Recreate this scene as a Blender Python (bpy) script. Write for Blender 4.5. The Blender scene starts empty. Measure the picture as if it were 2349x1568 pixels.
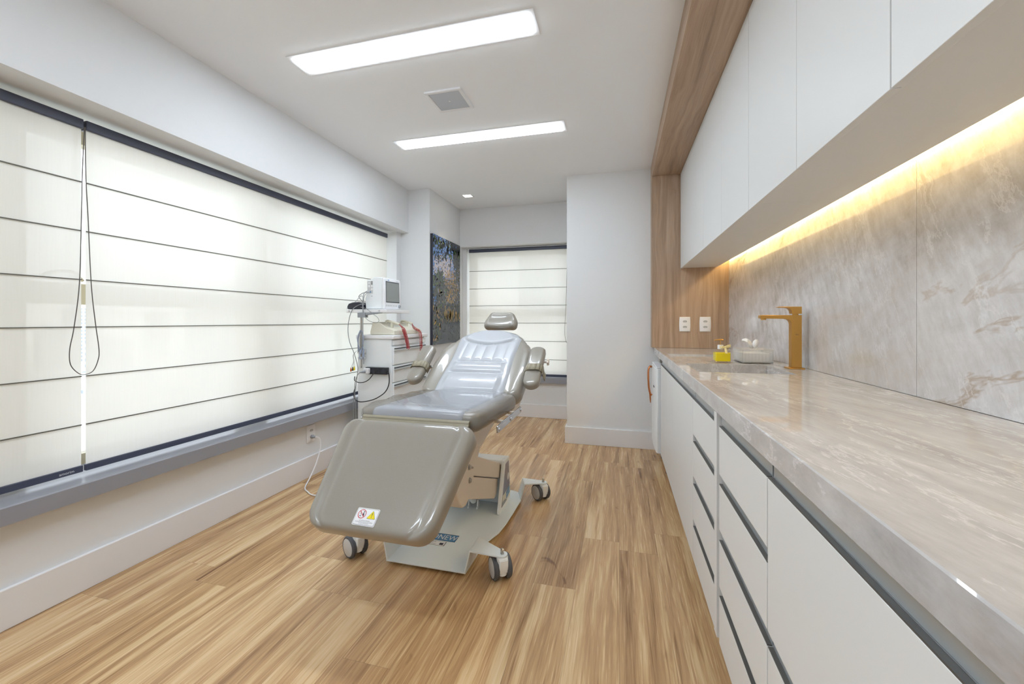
import bpy, bmesh, math, random
from mathutils import Vector, Matrix

SC = bpy.context.scene
COL = SC.collection
R = math.radians

# ---------------------------------------------------------------- camera, sky, exposure
cam_d = bpy.data.cameras.new('camera')
cam_d.sensor_width = 36.0
cam_d.sensor_fit = 'HORIZONTAL'
cam_d.lens = 938.645 * 36.0 / 2349.0
cam_d.shift_y = -48.263 / 2349.0
cam_d.clip_start = 0.02
cam_d.clip_end = 3000
cam = bpy.data.objects.new('camera', cam_d)
COL.objects.link(cam)
cam.location = (0, 0, 1.15)
cam.rotation_euler = (R(90), 0, R(14.70037))
SC.camera = cam

SC.view_settings.view_transform = 'Standard'
SC.view_settings.look = 'None'
SC.view_settings.exposure = 1.32
SC.view_settings.gamma = 1.0
SC.view_settings.use_curve_mapping = False

SKY_STRENGTH = 1.32
PANEL_STRENGTH = 12.6
LED_STRENGTH = 11.5
SPOT_WATTS = 6.0

world = bpy.data.worlds.new('sky')
SC.world = world
world.use_nodes = True
wn = world.node_tree
wn.nodes.clear()
w_out = wn.nodes.new('ShaderNodeOutputWorld')
w_bg = wn.nodes.new('ShaderNodeBackground')
w_tc = wn.nodes.new('ShaderNodeTexCoord')
w_sep = wn.nodes.new('ShaderNodeSeparateXYZ')
w_ramp = wn.nodes.new('ShaderNodeValToRGB')
w_ramp.color_ramp.elements[0].position = 0.0
w_ramp.color_ramp.elements[0].color = (0.93, 0.97, 1.0, 1)
w_ramp.color_ramp.elements[1].position = 0.5
w_ramp.color_ramp.elements[1].color = (0.79, 0.89, 1.0, 1)
wn.links.new(w_tc.outputs['Generated'], w_sep.inputs[0])
wn.links.new(w_sep.outputs['Z'], w_ramp.inputs[0])
wn.links.new(w_ramp.outputs[0], w_bg.inputs['Color'])
w_bg.inputs['Strength'].default_value = SKY_STRENGTH
wn.links.new(w_bg.outputs[0], w_out.inputs[0])

cy = SC.cycles
cy.max_bounces = 9
cy.diffuse_bounces = 6
cy.glossy_bounces = 4
cy.transmission_bounces = 6
cy.transparent_max_bounces = 24
cy.caustics_reflective = False
cy.caustics_refractive = False
cy.sample_clamp_indirect = 8.0
cy.use_denoising = True


# ---------------------------------------------------------------- materials
def srgb(r, g, b):
    f = lambda c: (c / 12.92) if c <= 0.04045 else ((c + 0.055) / 1.055) ** 2.4
    return (f(r / 255.0), f(g / 255.0), f(b / 255.0), 1.0)


class NT:
    def __init__(s, name):
        s.m = bpy.data.materials.new(name)
        s.m.use_nodes = True
        s.t = s.m.node_tree
        s.t.nodes.clear()
        s.out = s.t.nodes.new('ShaderNodeOutputMaterial')

    def n(s, typ, ins=None, **props):
        nd = s.t.nodes.new(typ)
        for k, v in props.items():
            setattr(nd, k, v)
        for k, v in (ins or {}).items():
            s.set(nd.inputs[k], v)
        return nd

    def set(s, sock, v):
        if isinstance(v, bpy.types.NodeSocket):
            s.t.links.new(v, sock)
        else:
            sock.default_value = v

    def math(s, op, a, b=None, c=None):
        nd = s.n('ShaderNodeMath', operation=op)
        s.set(nd.inputs[0], a)
        if b is not None:
            s.set(nd.inputs[1], b)
        if c is not None:
            s.set(nd.inputs[2], c)
        return nd.outputs[0]

    def pos(s):
        g = s.n('ShaderNodeNewGeometry')
        sp = s.n('ShaderNodeSeparateXYZ', {0: g.outputs['Position']})
        return sp.outputs[0], sp.outputs[1], sp.outputs[2]

    def vec(s, x, y, z):
        return s.n('ShaderNodeCombineXYZ', {0: x, 1: y, 2: z}).outputs[0]

    def noise(s, vec, scale, detail=4, rough=0.55, dist=0.0):
        return s.n('ShaderNodeTexNoise', {'Vector': vec, 'Scale': scale, 'Detail': detail,
                                          'Roughness': rough, 'Distortion': dist}).outputs[0]

    def ramp(s, fac, stops):
        nd = s.n('ShaderNodeValToRGB')
        cr = nd.color_ramp
        while len(cr.elements) < len(stops):
            cr.elements.new(0.5)
        for e, (p, c) in zip(cr.elements, stops):
            e.position = p
            e.color = c if len(c) == 4 else (*c, 1)
        s.set(nd.inputs[0], fac)
        return nd.outputs[0]

    def mix(s, fac, a, b, mode='MIX'):
        nd = s.n('ShaderNodeMix', data_type='RGBA', blend_type=mode)
        s.set(nd.inputs[0], fac)
        s.set(nd.inputs[6], a)
        s.set(nd.inputs[7], b)
        return nd.outputs[2]

    def bump(s, h, strength=0.1, dist=0.01):
        return s.n('ShaderNodeBump', {'Height': h, 'Strength': strength, 'Distance': dist}).outputs[0]

    def bsdf(s, color, rough=0.5, metal=0.0, spec=0.5, coat=0.0, coat_rough=0.03, normal=None, **kw):
        b = s.n('ShaderNodeBsdfPrincipled')
        s.set(b.inputs['Base Color'], color)
        s.set(b.inputs['Roughness'], rough)
        s.set(b.inputs['Metallic'], metal)
        s.set(b.inputs['Specular IOR Level'], spec)
        s.set(b.inputs['Coat Weight'], coat)
        s.set(b.inputs['Coat Roughness'], coat_rough)
        if normal is not None:
            s.set(b.inputs['Normal'], normal)
        for k, v in kw.items():
            s.set(b.inputs[k], v)
        s.t.links.new(b.outputs[0], s.out.inputs[0])
        return b

    def done(s, shader):
        s.t.links.new(shader, s.out.inputs[0])
        return s.m


def plain(name, col, rough=0.5, metal=0.0, spec=0.5, coat=0.0, grain=0.0, gscale=60.0):
    t = NT(name)
    c = col
    if grain:
        x, y, z = t.pos()
        f = t.noise(t.vec(x, y, z), gscale, 3)
        dark = tuple(v * (1 - grain) for v in col[:3]) + (1,)
        lite = tuple(min(1, v * (1 + grain)) for v in col[:3]) + (1,)
        c = t.mix(f, dark, lite)
    t.bsdf(c, rough, metal, spec, coat)
    return t.m


def emit(name, col, strength):
    t = NT(name)
    e = t.n('ShaderNodeEmission', {'Color': col, 'Strength': strength})
    return t.done(e.outputs[0])


def wood(name, axis, stops, rough=0.35, width=None, length=1.25, stretch=0.05, scale=16.0, grain=0.25, spec=0.4):
    """Wood whose grain runs along `axis`; with `width` it is cut into staggered planks."""
    t = NT(name)
    x, y, z = t.pos()
    if axis == 'y':
        a, b, c = x, y, z
    elif axis == 'z':
        a, b, c = x, z, y
    if width:
        ax = t.math('DIVIDE', a, width)
        row = t.math('FLOOR', ax)
        rr = t.n('ShaderNodeTexWhiteNoise', {'W': row}, noise_dimensions='1D').outputs[0]
        by = t.math('ADD', t.math('DIVIDE', b, length), t.math('MULTIPLY', rr, 7.31))
        colm = t.math('FLOOR', by)
        pid = t.n('ShaderNodeTexWhiteNoise', {'Vector': t.vec(row, colm, 0.0)}, noise_dimensions='2D').outputs[0]
        fx = t.math('FRACT', ax)
        fy = t.math('FRACT', by)
        ex = t.math('MULTIPLY', t.math('MINIMUM', fx, t.math('SUBTRACT', 1.0, fx)), width)
        ey = t.math('MULTIPLY', t.math('MINIMUM', fy, t.math('SUBTRACT', 1.0, fy)), length)
        edge = t.math('MINIMUM', ex, ey)
        seam = t.n('ShaderNodeMapRange', {0: edge, 1: 0.0003, 2: 0.0012, 3: 0.68, 4: 1.0}).outputs[0]
        off = t.math('MULTIPLY', pid, 37.0)
    else:
        pid = None
        off = 0.0
    sv = t.vec(t.math('ADD', a, off), t.math('MULTIPLY', b, stretch), t.math('ADD', c, off))
    warp = t.noise(t.vec(t.math('ADD', t.math('MULTIPLY', a, 3.0), off), t.math('MULTIPLY', b, 0.7), off), 2.2, 2)
    sv2 = t.n('ShaderNodeVectorMath', {0: sv, 1: t.vec(t.math('MULTIPLY', t.math('SUBTRACT', warp, 0.5), 0.10), 0.0, 0.0)}, operation='ADD').outputs[0]
    broad = t.noise(sv2, scale, 7, 0.62, 0.3)
    fine = t.noise(t.vec(t.math('ADD', a, off), t.math('MULTIPLY', b, stretch * 0.4), c), scale * 9, 3, 0.7)
    knots = t.noise(t.vec(t.math('ADD', t.math('MULTIPLY', a, 4.5), off), t.math('MULTIPLY', b, 1.3), off), 1.6, 3, 0.5, 2.2)
    kn = t.n('ShaderNodeMapRange', {0: knots, 1: 0.66, 2: 0.80, 3: 0.0, 4: 0.22}).outputs[0]
    f = t.math('ADD', broad, t.math('MULTIPLY', t.math('SUBTRACT', fine, 0.5), grain))
    f = t.math('SUBTRACT', f, kn)
    if width:
        dk = t.noise(t.vec(t.math('ADD', t.math('MULTIPLY', a, 1.0), t.math('MULTIPLY', off, 1.7)), t.math('MULTIPLY', b, 0.028), off), 34.0, 3, 0.6, 0.5)
        f = t.math('SUBTRACT', f, t.n('ShaderNodeMapRange', {0: dk, 1: 0.60, 2: 0.74, 3: 0.0, 4: 0.26}).outputs[0])
    if pid is not None:
        f = t.math('ADD', f, t.math('MULTIPLY', t.math('SUBTRACT', pid, 0.5), 0.10))
    c0 = t.ramp(f, stops)
    if width:
        c0 = t.mix(1.0, c0, t.n('ShaderNodeCombineColor', {0: seam, 1: seam, 2: seam}).outputs[0], 'MULTIPLY')
    rg = t.math('ADD', rough - 0.05, t.math('MULTIPLY', fine, 0.12))
    nrm = t.bump(fine, 0.05, 0.003)
    t.bsdf(c0, rg, 0.0, spec, normal=nrm)
    return t.m


def stone(name, mode, rough=0.07):
    t = NT(name)
    x, y, z = t.pos()
    if mode == 'counter':       # fibres run along y and lie flat
        v = t.vec(t.math('ADD', t.math('MULTIPLY', x, 1.5), t.math('MULTIPLY', y, 0.30)), t.math('MULTIPLY', y, 0.42), t.math('MULTIPLY', z, 1.0))
        fv = t.vec(t.math('ADD', t.math('MULTIPLY', x, 3.2), t.math('MULTIPLY', y, 0.5)), t.math('MULTIPLY', y, 0.7), t.math('MULTIPLY', z, 2.0))
    else:
        v = t.vec(x, t.math('ADD', t.math('MULTIPLY', y, 0.55), t.math('MULTIPLY', z, 0.30)), t.math('ADD', t.math('MULTIPLY', z, 1.25), t.math('MULTIPLY', y, 0.22)))
        fv = t.vec(x, t.math('SUBTRACT', t.math('MULTIPLY', y, 2.4), t.math('MULTIPLY', z, 1.1)), t.math('ADD', t.math('MULTIPLY', z, 0.9), t.math('MULTIPLY', y, 0.5)))
    w = t.n('ShaderNodeTexNoise', {'Vector': v, 'Scale': 3.2, 'Detail': 5.0}).outputs[1]
    wv = t.n('ShaderNodeVectorMath', {0: w, 1: (0.5, 0.5, 0.5)}, operation='SUBTRACT').outputs[0]
    wv = t.n('ShaderNodeVectorMath', {0: wv, 3: 0.32}, operation='SCALE').outputs[0]
    vv = t.n('ShaderNodeVectorMath', {0: v, 1: wv}, operation='ADD').outputs[0]
    wf = t.n('ShaderNodeVectorMath', {0: wv, 3: 0.5}, operation='SCALE').outputs[0]
    ff = t.n('ShaderNodeVectorMath', {0: fv, 1: wf}, operation='ADD').outputs[0]
    cloud = t.noise(vv, 2.6, 9, 0.66)
    fib = t.noise(ff, 9.0, 8, 0.72)
    f = t.math('ADD', t.math('MULTIPLY', cloud, 0.55), t.math('MULTIPLY', fib, 0.45))
    if mode == 'counter':
        base = t.ramp(f, [(0.34, srgb(165, 160, 157)), (0.46, srgb(188, 185, 184)), (0.55, srgb(200, 198, 197)), (0.68, srgb(219, 218, 219))])
    else:
        base = t.ramp(f, [(0.34, srgb(170, 163, 159)), (0.45, srgb(199, 196, 195)), (0.54, srgb(214, 213, 215)), (0.68, srgb(236, 236, 239))])
    n1 = t.noise(vv, 1.3, 7, 0.6)
    d1 = t.math('ABSOLUTE', t.math('SUBTRACT', n1, 0.48))
    vein = t.n('ShaderNodeMapRange', {0: d1, 1: 0.0, 2: 0.012, 3: 0.75, 4: 0.0}).outputs[0]
    patch = t.n('ShaderNodeMapRange', {0: t.noise(v, 1.1, 2), 1: 0.46, 2: 0.60, 3: 0.0, 4: 1.0}).outputs[0]
    base = t.mix(t.math('MULTIPLY', vein, patch), base, srgb(168, 144, 118))
    n2 = t.noise(ff, 1.6, 8, 0.68)
    d2 = t.math('ABSOLUTE', t.math('SUBTRACT', n2, 0.53))
    pale = t.n('ShaderNodeMapRange', {0: d2, 1: 0.0, 2: 0.012, 3: 0.55, 4: 0.0}).outputs[0]
    base = t.mix(pale, base, srgb(236, 235, 236))
    n3 = t.noise(vv, 0.9, 4, 0.6)
    warm = t.n('ShaderNodeMapRange', {0: n3, 1: 0.52, 2: 0.66, 3: 0.0, 4: 0.42}).outputs[0]
    base = t.mix(warm, base, srgb(200, 182, 167) if mode == 'counter' else srgb(182, 166, 148))
    t.bsdf(base, rough, 0.0, 0.5)
    return t.m


def fabric_mat(name):
    t = NT(name)
    x, y, z = t.pos()
    weave = t.noise(t.vec(t.math('MULTIPLY', x, 1.0), t.math('MULTIPLY', y, 1.0), t.math('MULTIPLY', z, 0.04)), 160.0, 2)
    col = t.mix(weave, (0.93, 0.92, 0.88, 1), (0.97, 0.962, 0.93, 1))
    dif = t.n('ShaderNodeBsdfDiffuse', {'Color': col}).outputs[0]
    trl = t.n('ShaderNodeBsdfTranslucent', {'Color': col}).outputs[0]
    trp = t.n('ShaderNodeBsdfTransparent', {'Color': (1, 1, 1, 1)}).outputs[0]
    m1 = t.n('ShaderNodeMixShader', {0: 0.38, 1: dif, 2: trl}).outputs[0]
    m2 = t.n('ShaderNodeMixShader', {0: 0.18, 1: m1, 2: trp}).outputs[0]
    return t.done(m2)


def pane_mat(name, tint=(1, 1, 1, 1), refl=0.06):
    t = NT(name)
    trp = t.n('ShaderNodeBsdfTransparent', {'Color': tint}).outputs[0]
    gl = t.n('ShaderNodeBsdfGlossy', {'Roughness': 0.02}).outputs[0]
    lw = t.n('ShaderNodeLayerWeight', {'Blend': 0.25}).outputs['Fresnel']
    f = t.math('MULTIPLY', lw, refl * 6)
    m = t.n('ShaderNodeMixShader', {0: f, 1: trp, 2: gl}).outputs[0]
    return t.done(m)


M = {}
M['wall'] = plain('wall_paint', srgb(228, 229, 230), 0.75, spec=0.25, grain=0.012, gscale=40)
M['ceiling'] = plain('ceiling_paint', srgb(244, 246, 249), 0.8, spec=0.2)
M['base'] = plain('baseboard_paint', srgb(232, 231, 232), 0.4, spec=0.4)
M['floor'] = wood('floor_planks', 'y', [(0.22, srgb(122, 88, 60)), (0.36, srgb(166, 129, 91)), (0.5, srgb(196, 158, 114)),
                                         (0.62, srgb(219, 187, 142)), (0.8, srgb(229, 202, 163))],
                  rough=0.25, width=0.183, length=1.22, stretch=0.05, scale=16.0, grain=0.42)
M['oak_v'] = wood('oak_upright_grain', 'z', [(0.3, srgb(152, 128, 107)), (0.48, srgb(175, 149, 126)), (0.62, srgb(187, 162, 139)), (0.8, srgb(198, 175, 153))],
                  rough=0.45, stretch=0.035, scale=26.0, grain=0.35, spec=0.3)
M['oak_y'] = wood('oak_long_grain', 'y', [(0.3, srgb(152, 128, 107)), (0.48, srgb(175, 149, 126)), (0.62, srgb(187, 162, 139)), (0.8, srgb(198, 175, 153))],
                  rough=0.45, stretch=0.035, scale=26.0, grain=0.35, spec=0.3)
M['counter'] = stone('polished_quartzite', 'counter', 0.025)
M['splash'] = stone('quartzite_cladding', 'wall', 0.09)
M['laminate'] = plain('cabinet_laminate', srgb(226, 227, 226), 0.42, spec=0.35, grain=0.01, gscale=300)
M['carcass'] = plain('cabinet_carcass', srgb(196, 190, 182), 0.55)
M['dark_edge'] = plain('anthracite_handle', srgb(84, 82, 78), 0.4)
M['alu'] = plain('brushed_aluminium', srgb(196, 201, 203), 0.33, 0.55)
M['sill'] = plain('grey_sill', srgb(150, 151, 158), 0.3, spec=0.5)
M['rail'] = plain('blue_black_rail', srgb(70, 74, 92), 0.45)
M['frame'] = plain('window_frame_paint', srgb(188, 178, 152), 0.45)
M['fabric'] = fabric_mat('sheer_blind_fabric')
M['batten'] = plain('batten', srgb(104, 101, 92), 0.6)
M['glass'] = pane_mat('window_glass')
M['cordm'] = plain('grey_brown_cord', srgb(86, 80, 76), 0.5)
M['white'] = plain('white_plastic', srgb(238, 238, 240), 0.35)
M['white_paint'] = plain('white_enamel', srgb(240, 244, 246), 0.3)
M['offwhite'] = plain('cream_plastic', srgb(226, 222, 205), 0.4)
M['grey_pl'] = plain('grey_plastic', srgb(150, 154, 160), 0.4)
M['lgrey'] = plain('light_grey_plastic', srgb(205, 206, 206), 0.4)
M['black'] = plain('black_plastic', srgb(30, 31, 36), 0.35)
M['navy'] = plain('navy_black', srgb(44, 46, 58), 0.45)
M['chrome'] = plain('chrome', srgb(215, 217, 222), 0.14, 1.0)
M['steel'] = plain('satin_steel', srgb(190, 188, 184), 0.3, 0.9)
M['copper'] = plain('copper', srgb(206, 132, 88), 0.25, 1.0)
M['gold'] = plain('brushed_gold', srgb(206, 160, 88), 0.36, 0.92, grain=0.05, gscale=200)
M['taupe'] = plain('taupe_vinyl', srgb(148, 142, 132), 0.28, spec=0.5, coat=0.55, grain=0.06, gscale=230)
M['taupe_matte'] = plain('taupe_flap', srgb(158, 150, 130), 0.5, grain=0.04, gscale=200)
M['pad'] = plain('pale_vinyl', srgb(188, 191, 197), 0.24, spec=0.5, coat=0.4)
M['base_paint'] = plain('chair_base_enamel', srgb(236, 245, 250), 0.32, grain=0.02, gscale=500)
M['beige'] = plain('chair_mechanism_beige', srgb(222, 211, 198), 0.4)
M['tyre'] = plain('caster_tyre', srgb(84, 86, 92), 0.55)
M['violet'] = plain('violet_grey_gloss', srgb(128, 124, 142), 0.2)
M['blue'] = plain('label_blue', srgb(84, 140, 190), 0.4)
M['red'] = plain('label_red', srgb(200, 50, 60), 0.4)
M['yellow'] = plain('label_yellow', srgb(240, 220, 20), 0.4)
M['ink'] = plain('label_ink', srgb(38, 40, 60), 0.5)
M['coil'] = plain('red_coil', srgb(176, 40, 44), 0.4)
M['cable'] = plain('grey_cable', srgb(150, 152, 154), 0.45)
M['bluecable'] = plain('blue_grey_cable', srgb(150, 162, 186), 0.45)
M['screen'] = plain('dead_screen', srgb(138, 143, 142), 0.12)
M['orange'] = plain('orange_clip', srgb(205, 110, 50), 0.4)
M['ribbon'] = plain('cream_ribbon', srgb(240, 226, 170), 0.5)
M['paper'] = plain('tissue_paper', srgb(246, 246, 246), 0.8)
M['panel_glow'] = emit('panel_diffuser', (0.80, 0.90, 1.0, 1), PANEL_STRENGTH)
M['led_glow'] = emit('warm_led', (1.0, 0.72, 0.30, 1), LED_STRENGTH)
M['spot_glow'] = emit('downlight_lamp', (1.0, 0.95, 0.85, 1), 4.0)
M['acrylic'] = pane_mat('clear_acrylic', (0.995, 0.99, 0.98, 1), 0.06)
def acrylic_mat(name):
    t = NT(name)
    trp = t.n('ShaderNodeBsdfTransparent', {'Color': (1, 1, 1, 1)}).outputs[0]
    dif = t.n('ShaderNodeBsdfDiffuse', {'Color': (0.95, 0.94, 0.92, 1)}).outputs[0]
    gl = t.n('ShaderNodeBsdfGlossy', {'Roughness': 0.05}).outputs[0]
    m1 = t.n('ShaderNodeMixShader', {0: 0.20, 1: trp, 2: dif}).outputs[0]
    lw = t.n('ShaderNodeLayerWeight', {'Blend': 0.3}).outputs['Fresnel']
    return t.done(t.n('ShaderNodeMixShader', {0: t.math('MULTIPLY', lw, 0.45), 1: m1, 2: gl}).outputs[0])
M['acrylic'] = acrylic_mat('fluted_acrylic')
M['film'] = pane_mat('clear_seat_film', (0.96, 0.955, 0.955, 1), 0.09)
M['soap_glass'] = pane_mat('soap_glass', (1.0, 1.0, 0.98, 1), 0.08)
M['soap'] = plain('yellow_soap', srgb(255, 232, 30), 0.15)
M['town'] = plain('hazy_town', srgb(228, 228, 226), 0.9)  # distance haze put into the pale colour
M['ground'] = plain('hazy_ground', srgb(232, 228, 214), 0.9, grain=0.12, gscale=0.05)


# ---------------------------------------------------------------- mesh building
class MB:
    def __init__(s, mats=None):
        s.v, s.f, s.m, s.M = [], [], [], None
        s.mats = mats or []

    def mi(s, mat):
        if mat not in s.mats:
            s.mats.append(mat)
        return s.mats.index(mat)

    def add(s, verts, faces, mat):
        o = len(s.v)
        for p in verts:
            p = Vector(p)
            s.v.append(s.M @ p if s.M else p)
        i = s.mi(mat)
        for f in faces:
            s.f.append([o + k for k in f])
            s.m.append(i)
        return s

    def box(s, x0, x1, y0, y1, z0, z1, mat):
        v = [(x0, y0, z0), (x1, y0, z0), (x1, y1, z0), (x0, y1, z0), (x0, y0, z1), (x1, y0, z1), (x1, y1, z1), (x0, y1, z1)]
        return s.add(v, [(0, 3, 2, 1), (4, 5, 6, 7), (0, 1, 5, 4), (1, 2, 6, 5), (2, 3, 7, 6), (3, 0, 4, 7)], mat)

    def prism(s, poly, axis, a0, a1, mat):
        """poly in (y,z) for axis x, (x,z) for axis y, (x,y) for axis z"""
        def P(p, a):
            return (a, p[0], p[1]) if axis == 'x' else (p[0], a, p[1]) if axis == 'y' else (p[0], p[1], a)
        n = len(poly)
        v = [P(p, a0) for p in poly] + [P(p, a1) for p in poly]
        f = [tuple(range(n))[::-1], tuple(range(n, 2 * n))] + [(i, (i + 1) % n, n + (i + 1) % n, n + i) for i in range(n)]
        return s.add(v, f, mat)

    def tube(s, pts, r, mat, n=8, closed=False, cap=True):
        pts = [Vector(p) for p in pts]
        N = len(pts)
        rs = r if isinstance(r, (list, tuple)) else [r] * N
        tang = []
        for i in range(N):
            a = pts[(i - 1) % N] if closed or i > 0 else pts[0]
            b = pts[(i + 1) % N] if closed or i < N - 1 else pts[-1]
            d = (b - a)
            tang.append(d.normalized() if d.length > 1e-9 else Vector((0, 0, 1)))
        up = Vector((0, 0, 1)) if abs(tang[0].z) < 0.9 else Vector((1, 0, 0))
        nrm = (up - tang[0] * up.dot(tang[0])).normalized()
        vs = []
        for i in range(N):
            nrm = (nrm - tang[i] * nrm.dot(tang[i]))
            nrm = nrm.normalized() if nrm.length > 1e-6 else tang[i].orthogonal().normalized()
            bi = tang[i].cross(nrm)
            for k in range(n):
                a = 2 * math.pi * k / n
                vs.append(pts[i] + (nrm * math.cos(a) + bi * math.sin(a)) * rs[i])
        fs = []
        for i in range(N if closed else N - 1):
            j = (i + 1) % N
            for k in range(n):
                l = (k + 1) % n
                fs.append((i * n + k, i * n + l, j * n + l, j * n + k))
        if cap and not closed:
            fs.append(tuple(range(n))[::-1])
            fs.append(tuple((N - 1) * n + k for k in range(n)))
        return s.add(vs, fs, mat)

    def cyl(s, p0, p1, r0, mat, r1=None, n=24):
        return s.tube([p0, p1], [r0, r0 if r1 is None else r1], mat, n)

    def lathe(s, prof, c, mat, axis=(0, 0, 1), n=28):
        """prof: list of (radius, height along axis) from centre c"""
        ax = Vector(axis).normalized()
        u = ax.orthogonal().normalized()
        w = ax.cross(u)
        c = Vector(c)
        vs, fs = [], []
        for (r, h) in prof:
            for k in range(n):
                a = 2 * math.pi * k / n
                vs.append(c + ax * h + (u * math.cos(a) + w * math.sin(a)) * max(r, 1e-5))
        for i in range(len(prof) - 1):
            for k in range(n):
                l = (k + 1) % n
                fs.append((i * n + k, i * n + l, (i + 1) * n + l, (i + 1) * n + k))
        fs.append(tuple(range(n))[::-1])
        fs.append(tuple((len(prof) - 1) * n + k for k in range(n)))
        return s.add(vs, fs, mat)

    def flat(s, pts, o, ux, uy, off, mat):
        """flat polygon: 2D pts laid on plane o + ux*x + uy*y, lifted by off along the normal"""
        ux, uy, o = Vector(ux), Vector(uy), Vector(o)
        nn = ux.cross(uy).normalized() * off
        return s.add([o + ux * x + uy * y + nn for x, y in pts], [tuple(range(len(pts)))], mat)

    def text(s, txt, size, o, ux, uy, off, mat, align='CENTER', stretch=1.0):
        cu = bpy.data.curves.new('t', 'FONT')
        cu.body = txt
        cu.size = size
        cu.align_x = align
        cu.align_y = 'CENTER'
        cu.resolution_u = 2
        ob = bpy.data.objects.new('t', cu)
        COL.objects.link(ob)
        dg = bpy.context.evaluated_depsgraph_get()
        me = ob.evaluated_get(dg).to_mesh()
        vv = [v.co.copy() for v in me.vertices]
        ff = [tuple(p.vertices) for p in me.polygons]
        ob.evaluated_get(dg).to_mesh_clear()
        bpy.data.objects.remove(ob)
        bpy.data.curves.remove(cu)
        ux, uy, o = Vector(ux), Vector(uy), Vector(o)
        nn = ux.cross(uy).normalized() * off
        return s.add([o + ux * (v.x * stretch) + uy * v.y + nn for v in vv], ff, mat)

    def build(s, name, parent=None, bevel=0.0, smooth=35, seg=2, at=None, recalc=True, sub=0):
        me = bpy.data.meshes.new(name)
        xs = [v.x for v in s.v]; ys = [v.y for v in s.v]; zs = [v.z for v in s.v]
        c = Vector(at) if at else Vector(((min(xs) + max(xs)) / 2, (min(ys) + max(ys)) / 2, min(zs)))
        me.from_pydata([v - c for v in s.v], [], s.f)
        for m in s.mats:
            me.materials.append(M[m])
        me.polygons.foreach_set('material_index', s.m)
        if recalc:
            bm = bmesh.new()
            bm.from_mesh(me)
            bmesh.ops.recalc_face_normals(bm, faces=bm.faces[:])
            bm.to_mesh(me)
            bm.free()
        if smooth:
            me.polygons.foreach_set('use_smooth', [True] * len(me.polygons))
            me.set_sharp_from_angle(angle=R(smooth))
        me.update()
        ob = bpy.data.objects.new(name, me)
        COL.objects.link(ob)
        ob['wl'] = list(c)
        if parent is not None:
            ob.parent = parent
            ob.location = c - Vector(parent['wl'])
        else:
            ob.location = c
        if bevel:
            b = ob.modifiers.new('edge', 'BEVEL')
            b.width = bevel
            b.segments = seg
            b.limit_method = 'ANGLE'
            b.angle_limit = R(40)
        if sub:
            sm = ob.modifiers.new('sub', 'SUBSURF')
            sm.levels = sub
            sm.render_levels = sub
        return ob


def tag(o, label, cat, group=None):
    o['label'] = label
    o['category'] = cat
    if group:
        o['group'] = group
    return o


def thing(name, label, cat, loc, group=None):
    o = bpy.data.objects.new(name, None)
    COL.objects.link(o)
    o.location = loc
    o.empty_display_size = 0.05
    o['wl'] = list(loc)
    return tag(o, label, cat, group)


def struct(o):
    o['kind'] = 'structure'
    return o


def cat_rom(pts, n=8, closed=False):
    P = [Vector(p) for p in pts]
    N = len(P)
    out = []
    rng = range(N) if closed else range(N - 1)
    for i in rng:
        p0 = P[(i - 1) % N] if closed or i > 0 else P[0]
        p1, p2 = P[i], P[(i + 1) % N]
        p3 = P[(i + 2) % N] if closed or i < N - 2 else P[-1]
        for k in range(n):
            t = k / n
            out.append(0.5 * ((2 * p1) + (-p0 + p2) * t + (2 * p0 - 5 * p1 + 4 * p2 - p3) * t * t + (-p0 + 3 * p1 - 3 * p2 + p3) * t ** 3))
    if not closed:
        out.append(P[-1])
    return out


# ---------------------------------------------------------------- the room
ZC = 2.518            # ceiling
XA = -2.135           # face of the beam over the long window
XL = -2.222           # wall under the long window
XB = -2.295           # plane of the long blinds
YB = 4.83             # plane of the end blind
XW = 0.872            # stone cladding behind the worktop
YF = -1.7             # wall behind the camera

b = MB(); b.box(-2.75, 1.0, YF - 0.2, 5.1, -0.12, 0.0, 'floor'); struct(b.build('floor', smooth=0))
b = MB(); b.box(-2.75, 1.0, YF - 0.2, 5.1, ZC, ZC + 0.12, 'ceiling'); struct(b.build('ceiling', smooth=0))
b = MB()
b.box(-2.65, XL, YF, 3.78, 0, 0.403, 'wall')
b.box(-2.65, XA, YF, 3.87, 2.07, ZC, 'wall')
b.box(-2.65, XL, YF, -0.5, 0.403, 2.07, 'wall')
b.box(-2.65, XL, 3.78, 3.87, 0, 2.07, 'wall')
struct(b.build('wall_left', smooth=0))
b = MB(); b.box(-2.65, -1.895, 3.87, 5.05, 0, ZC, 'wall'); struct(b.build('wall_corner', smooth=0))
b = MB()
b.box(-1.895, -0.40, 4.80, 5.05, 0, 0.413, 'wall')
b.box(-1.895, -0.40, 4.70, 5.05, 2.055, ZC, 'wall')
b.box(-1.895, -1.845, 4.80, 5.05, 0.413, 2.055, 'wall')
struct(b.build('wall_back', smooth=0))
b = MB(); b.box(-0.48, 1.0, 3.87, 5.05, 0, ZC, 'wall'); struct(b.build('wall_column', smooth=0))
b = MB(); b.box(0.892, 1.0, YF, 3.87, 0, ZC, 'wall'); struct(b.build('wall_right', smooth=0))
b = MB(); b.box(-2.65, 1.0, YF - 0.12, YF, 0, ZC, 'wall'); struct(b.build('wall_front', smooth=0))

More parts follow.
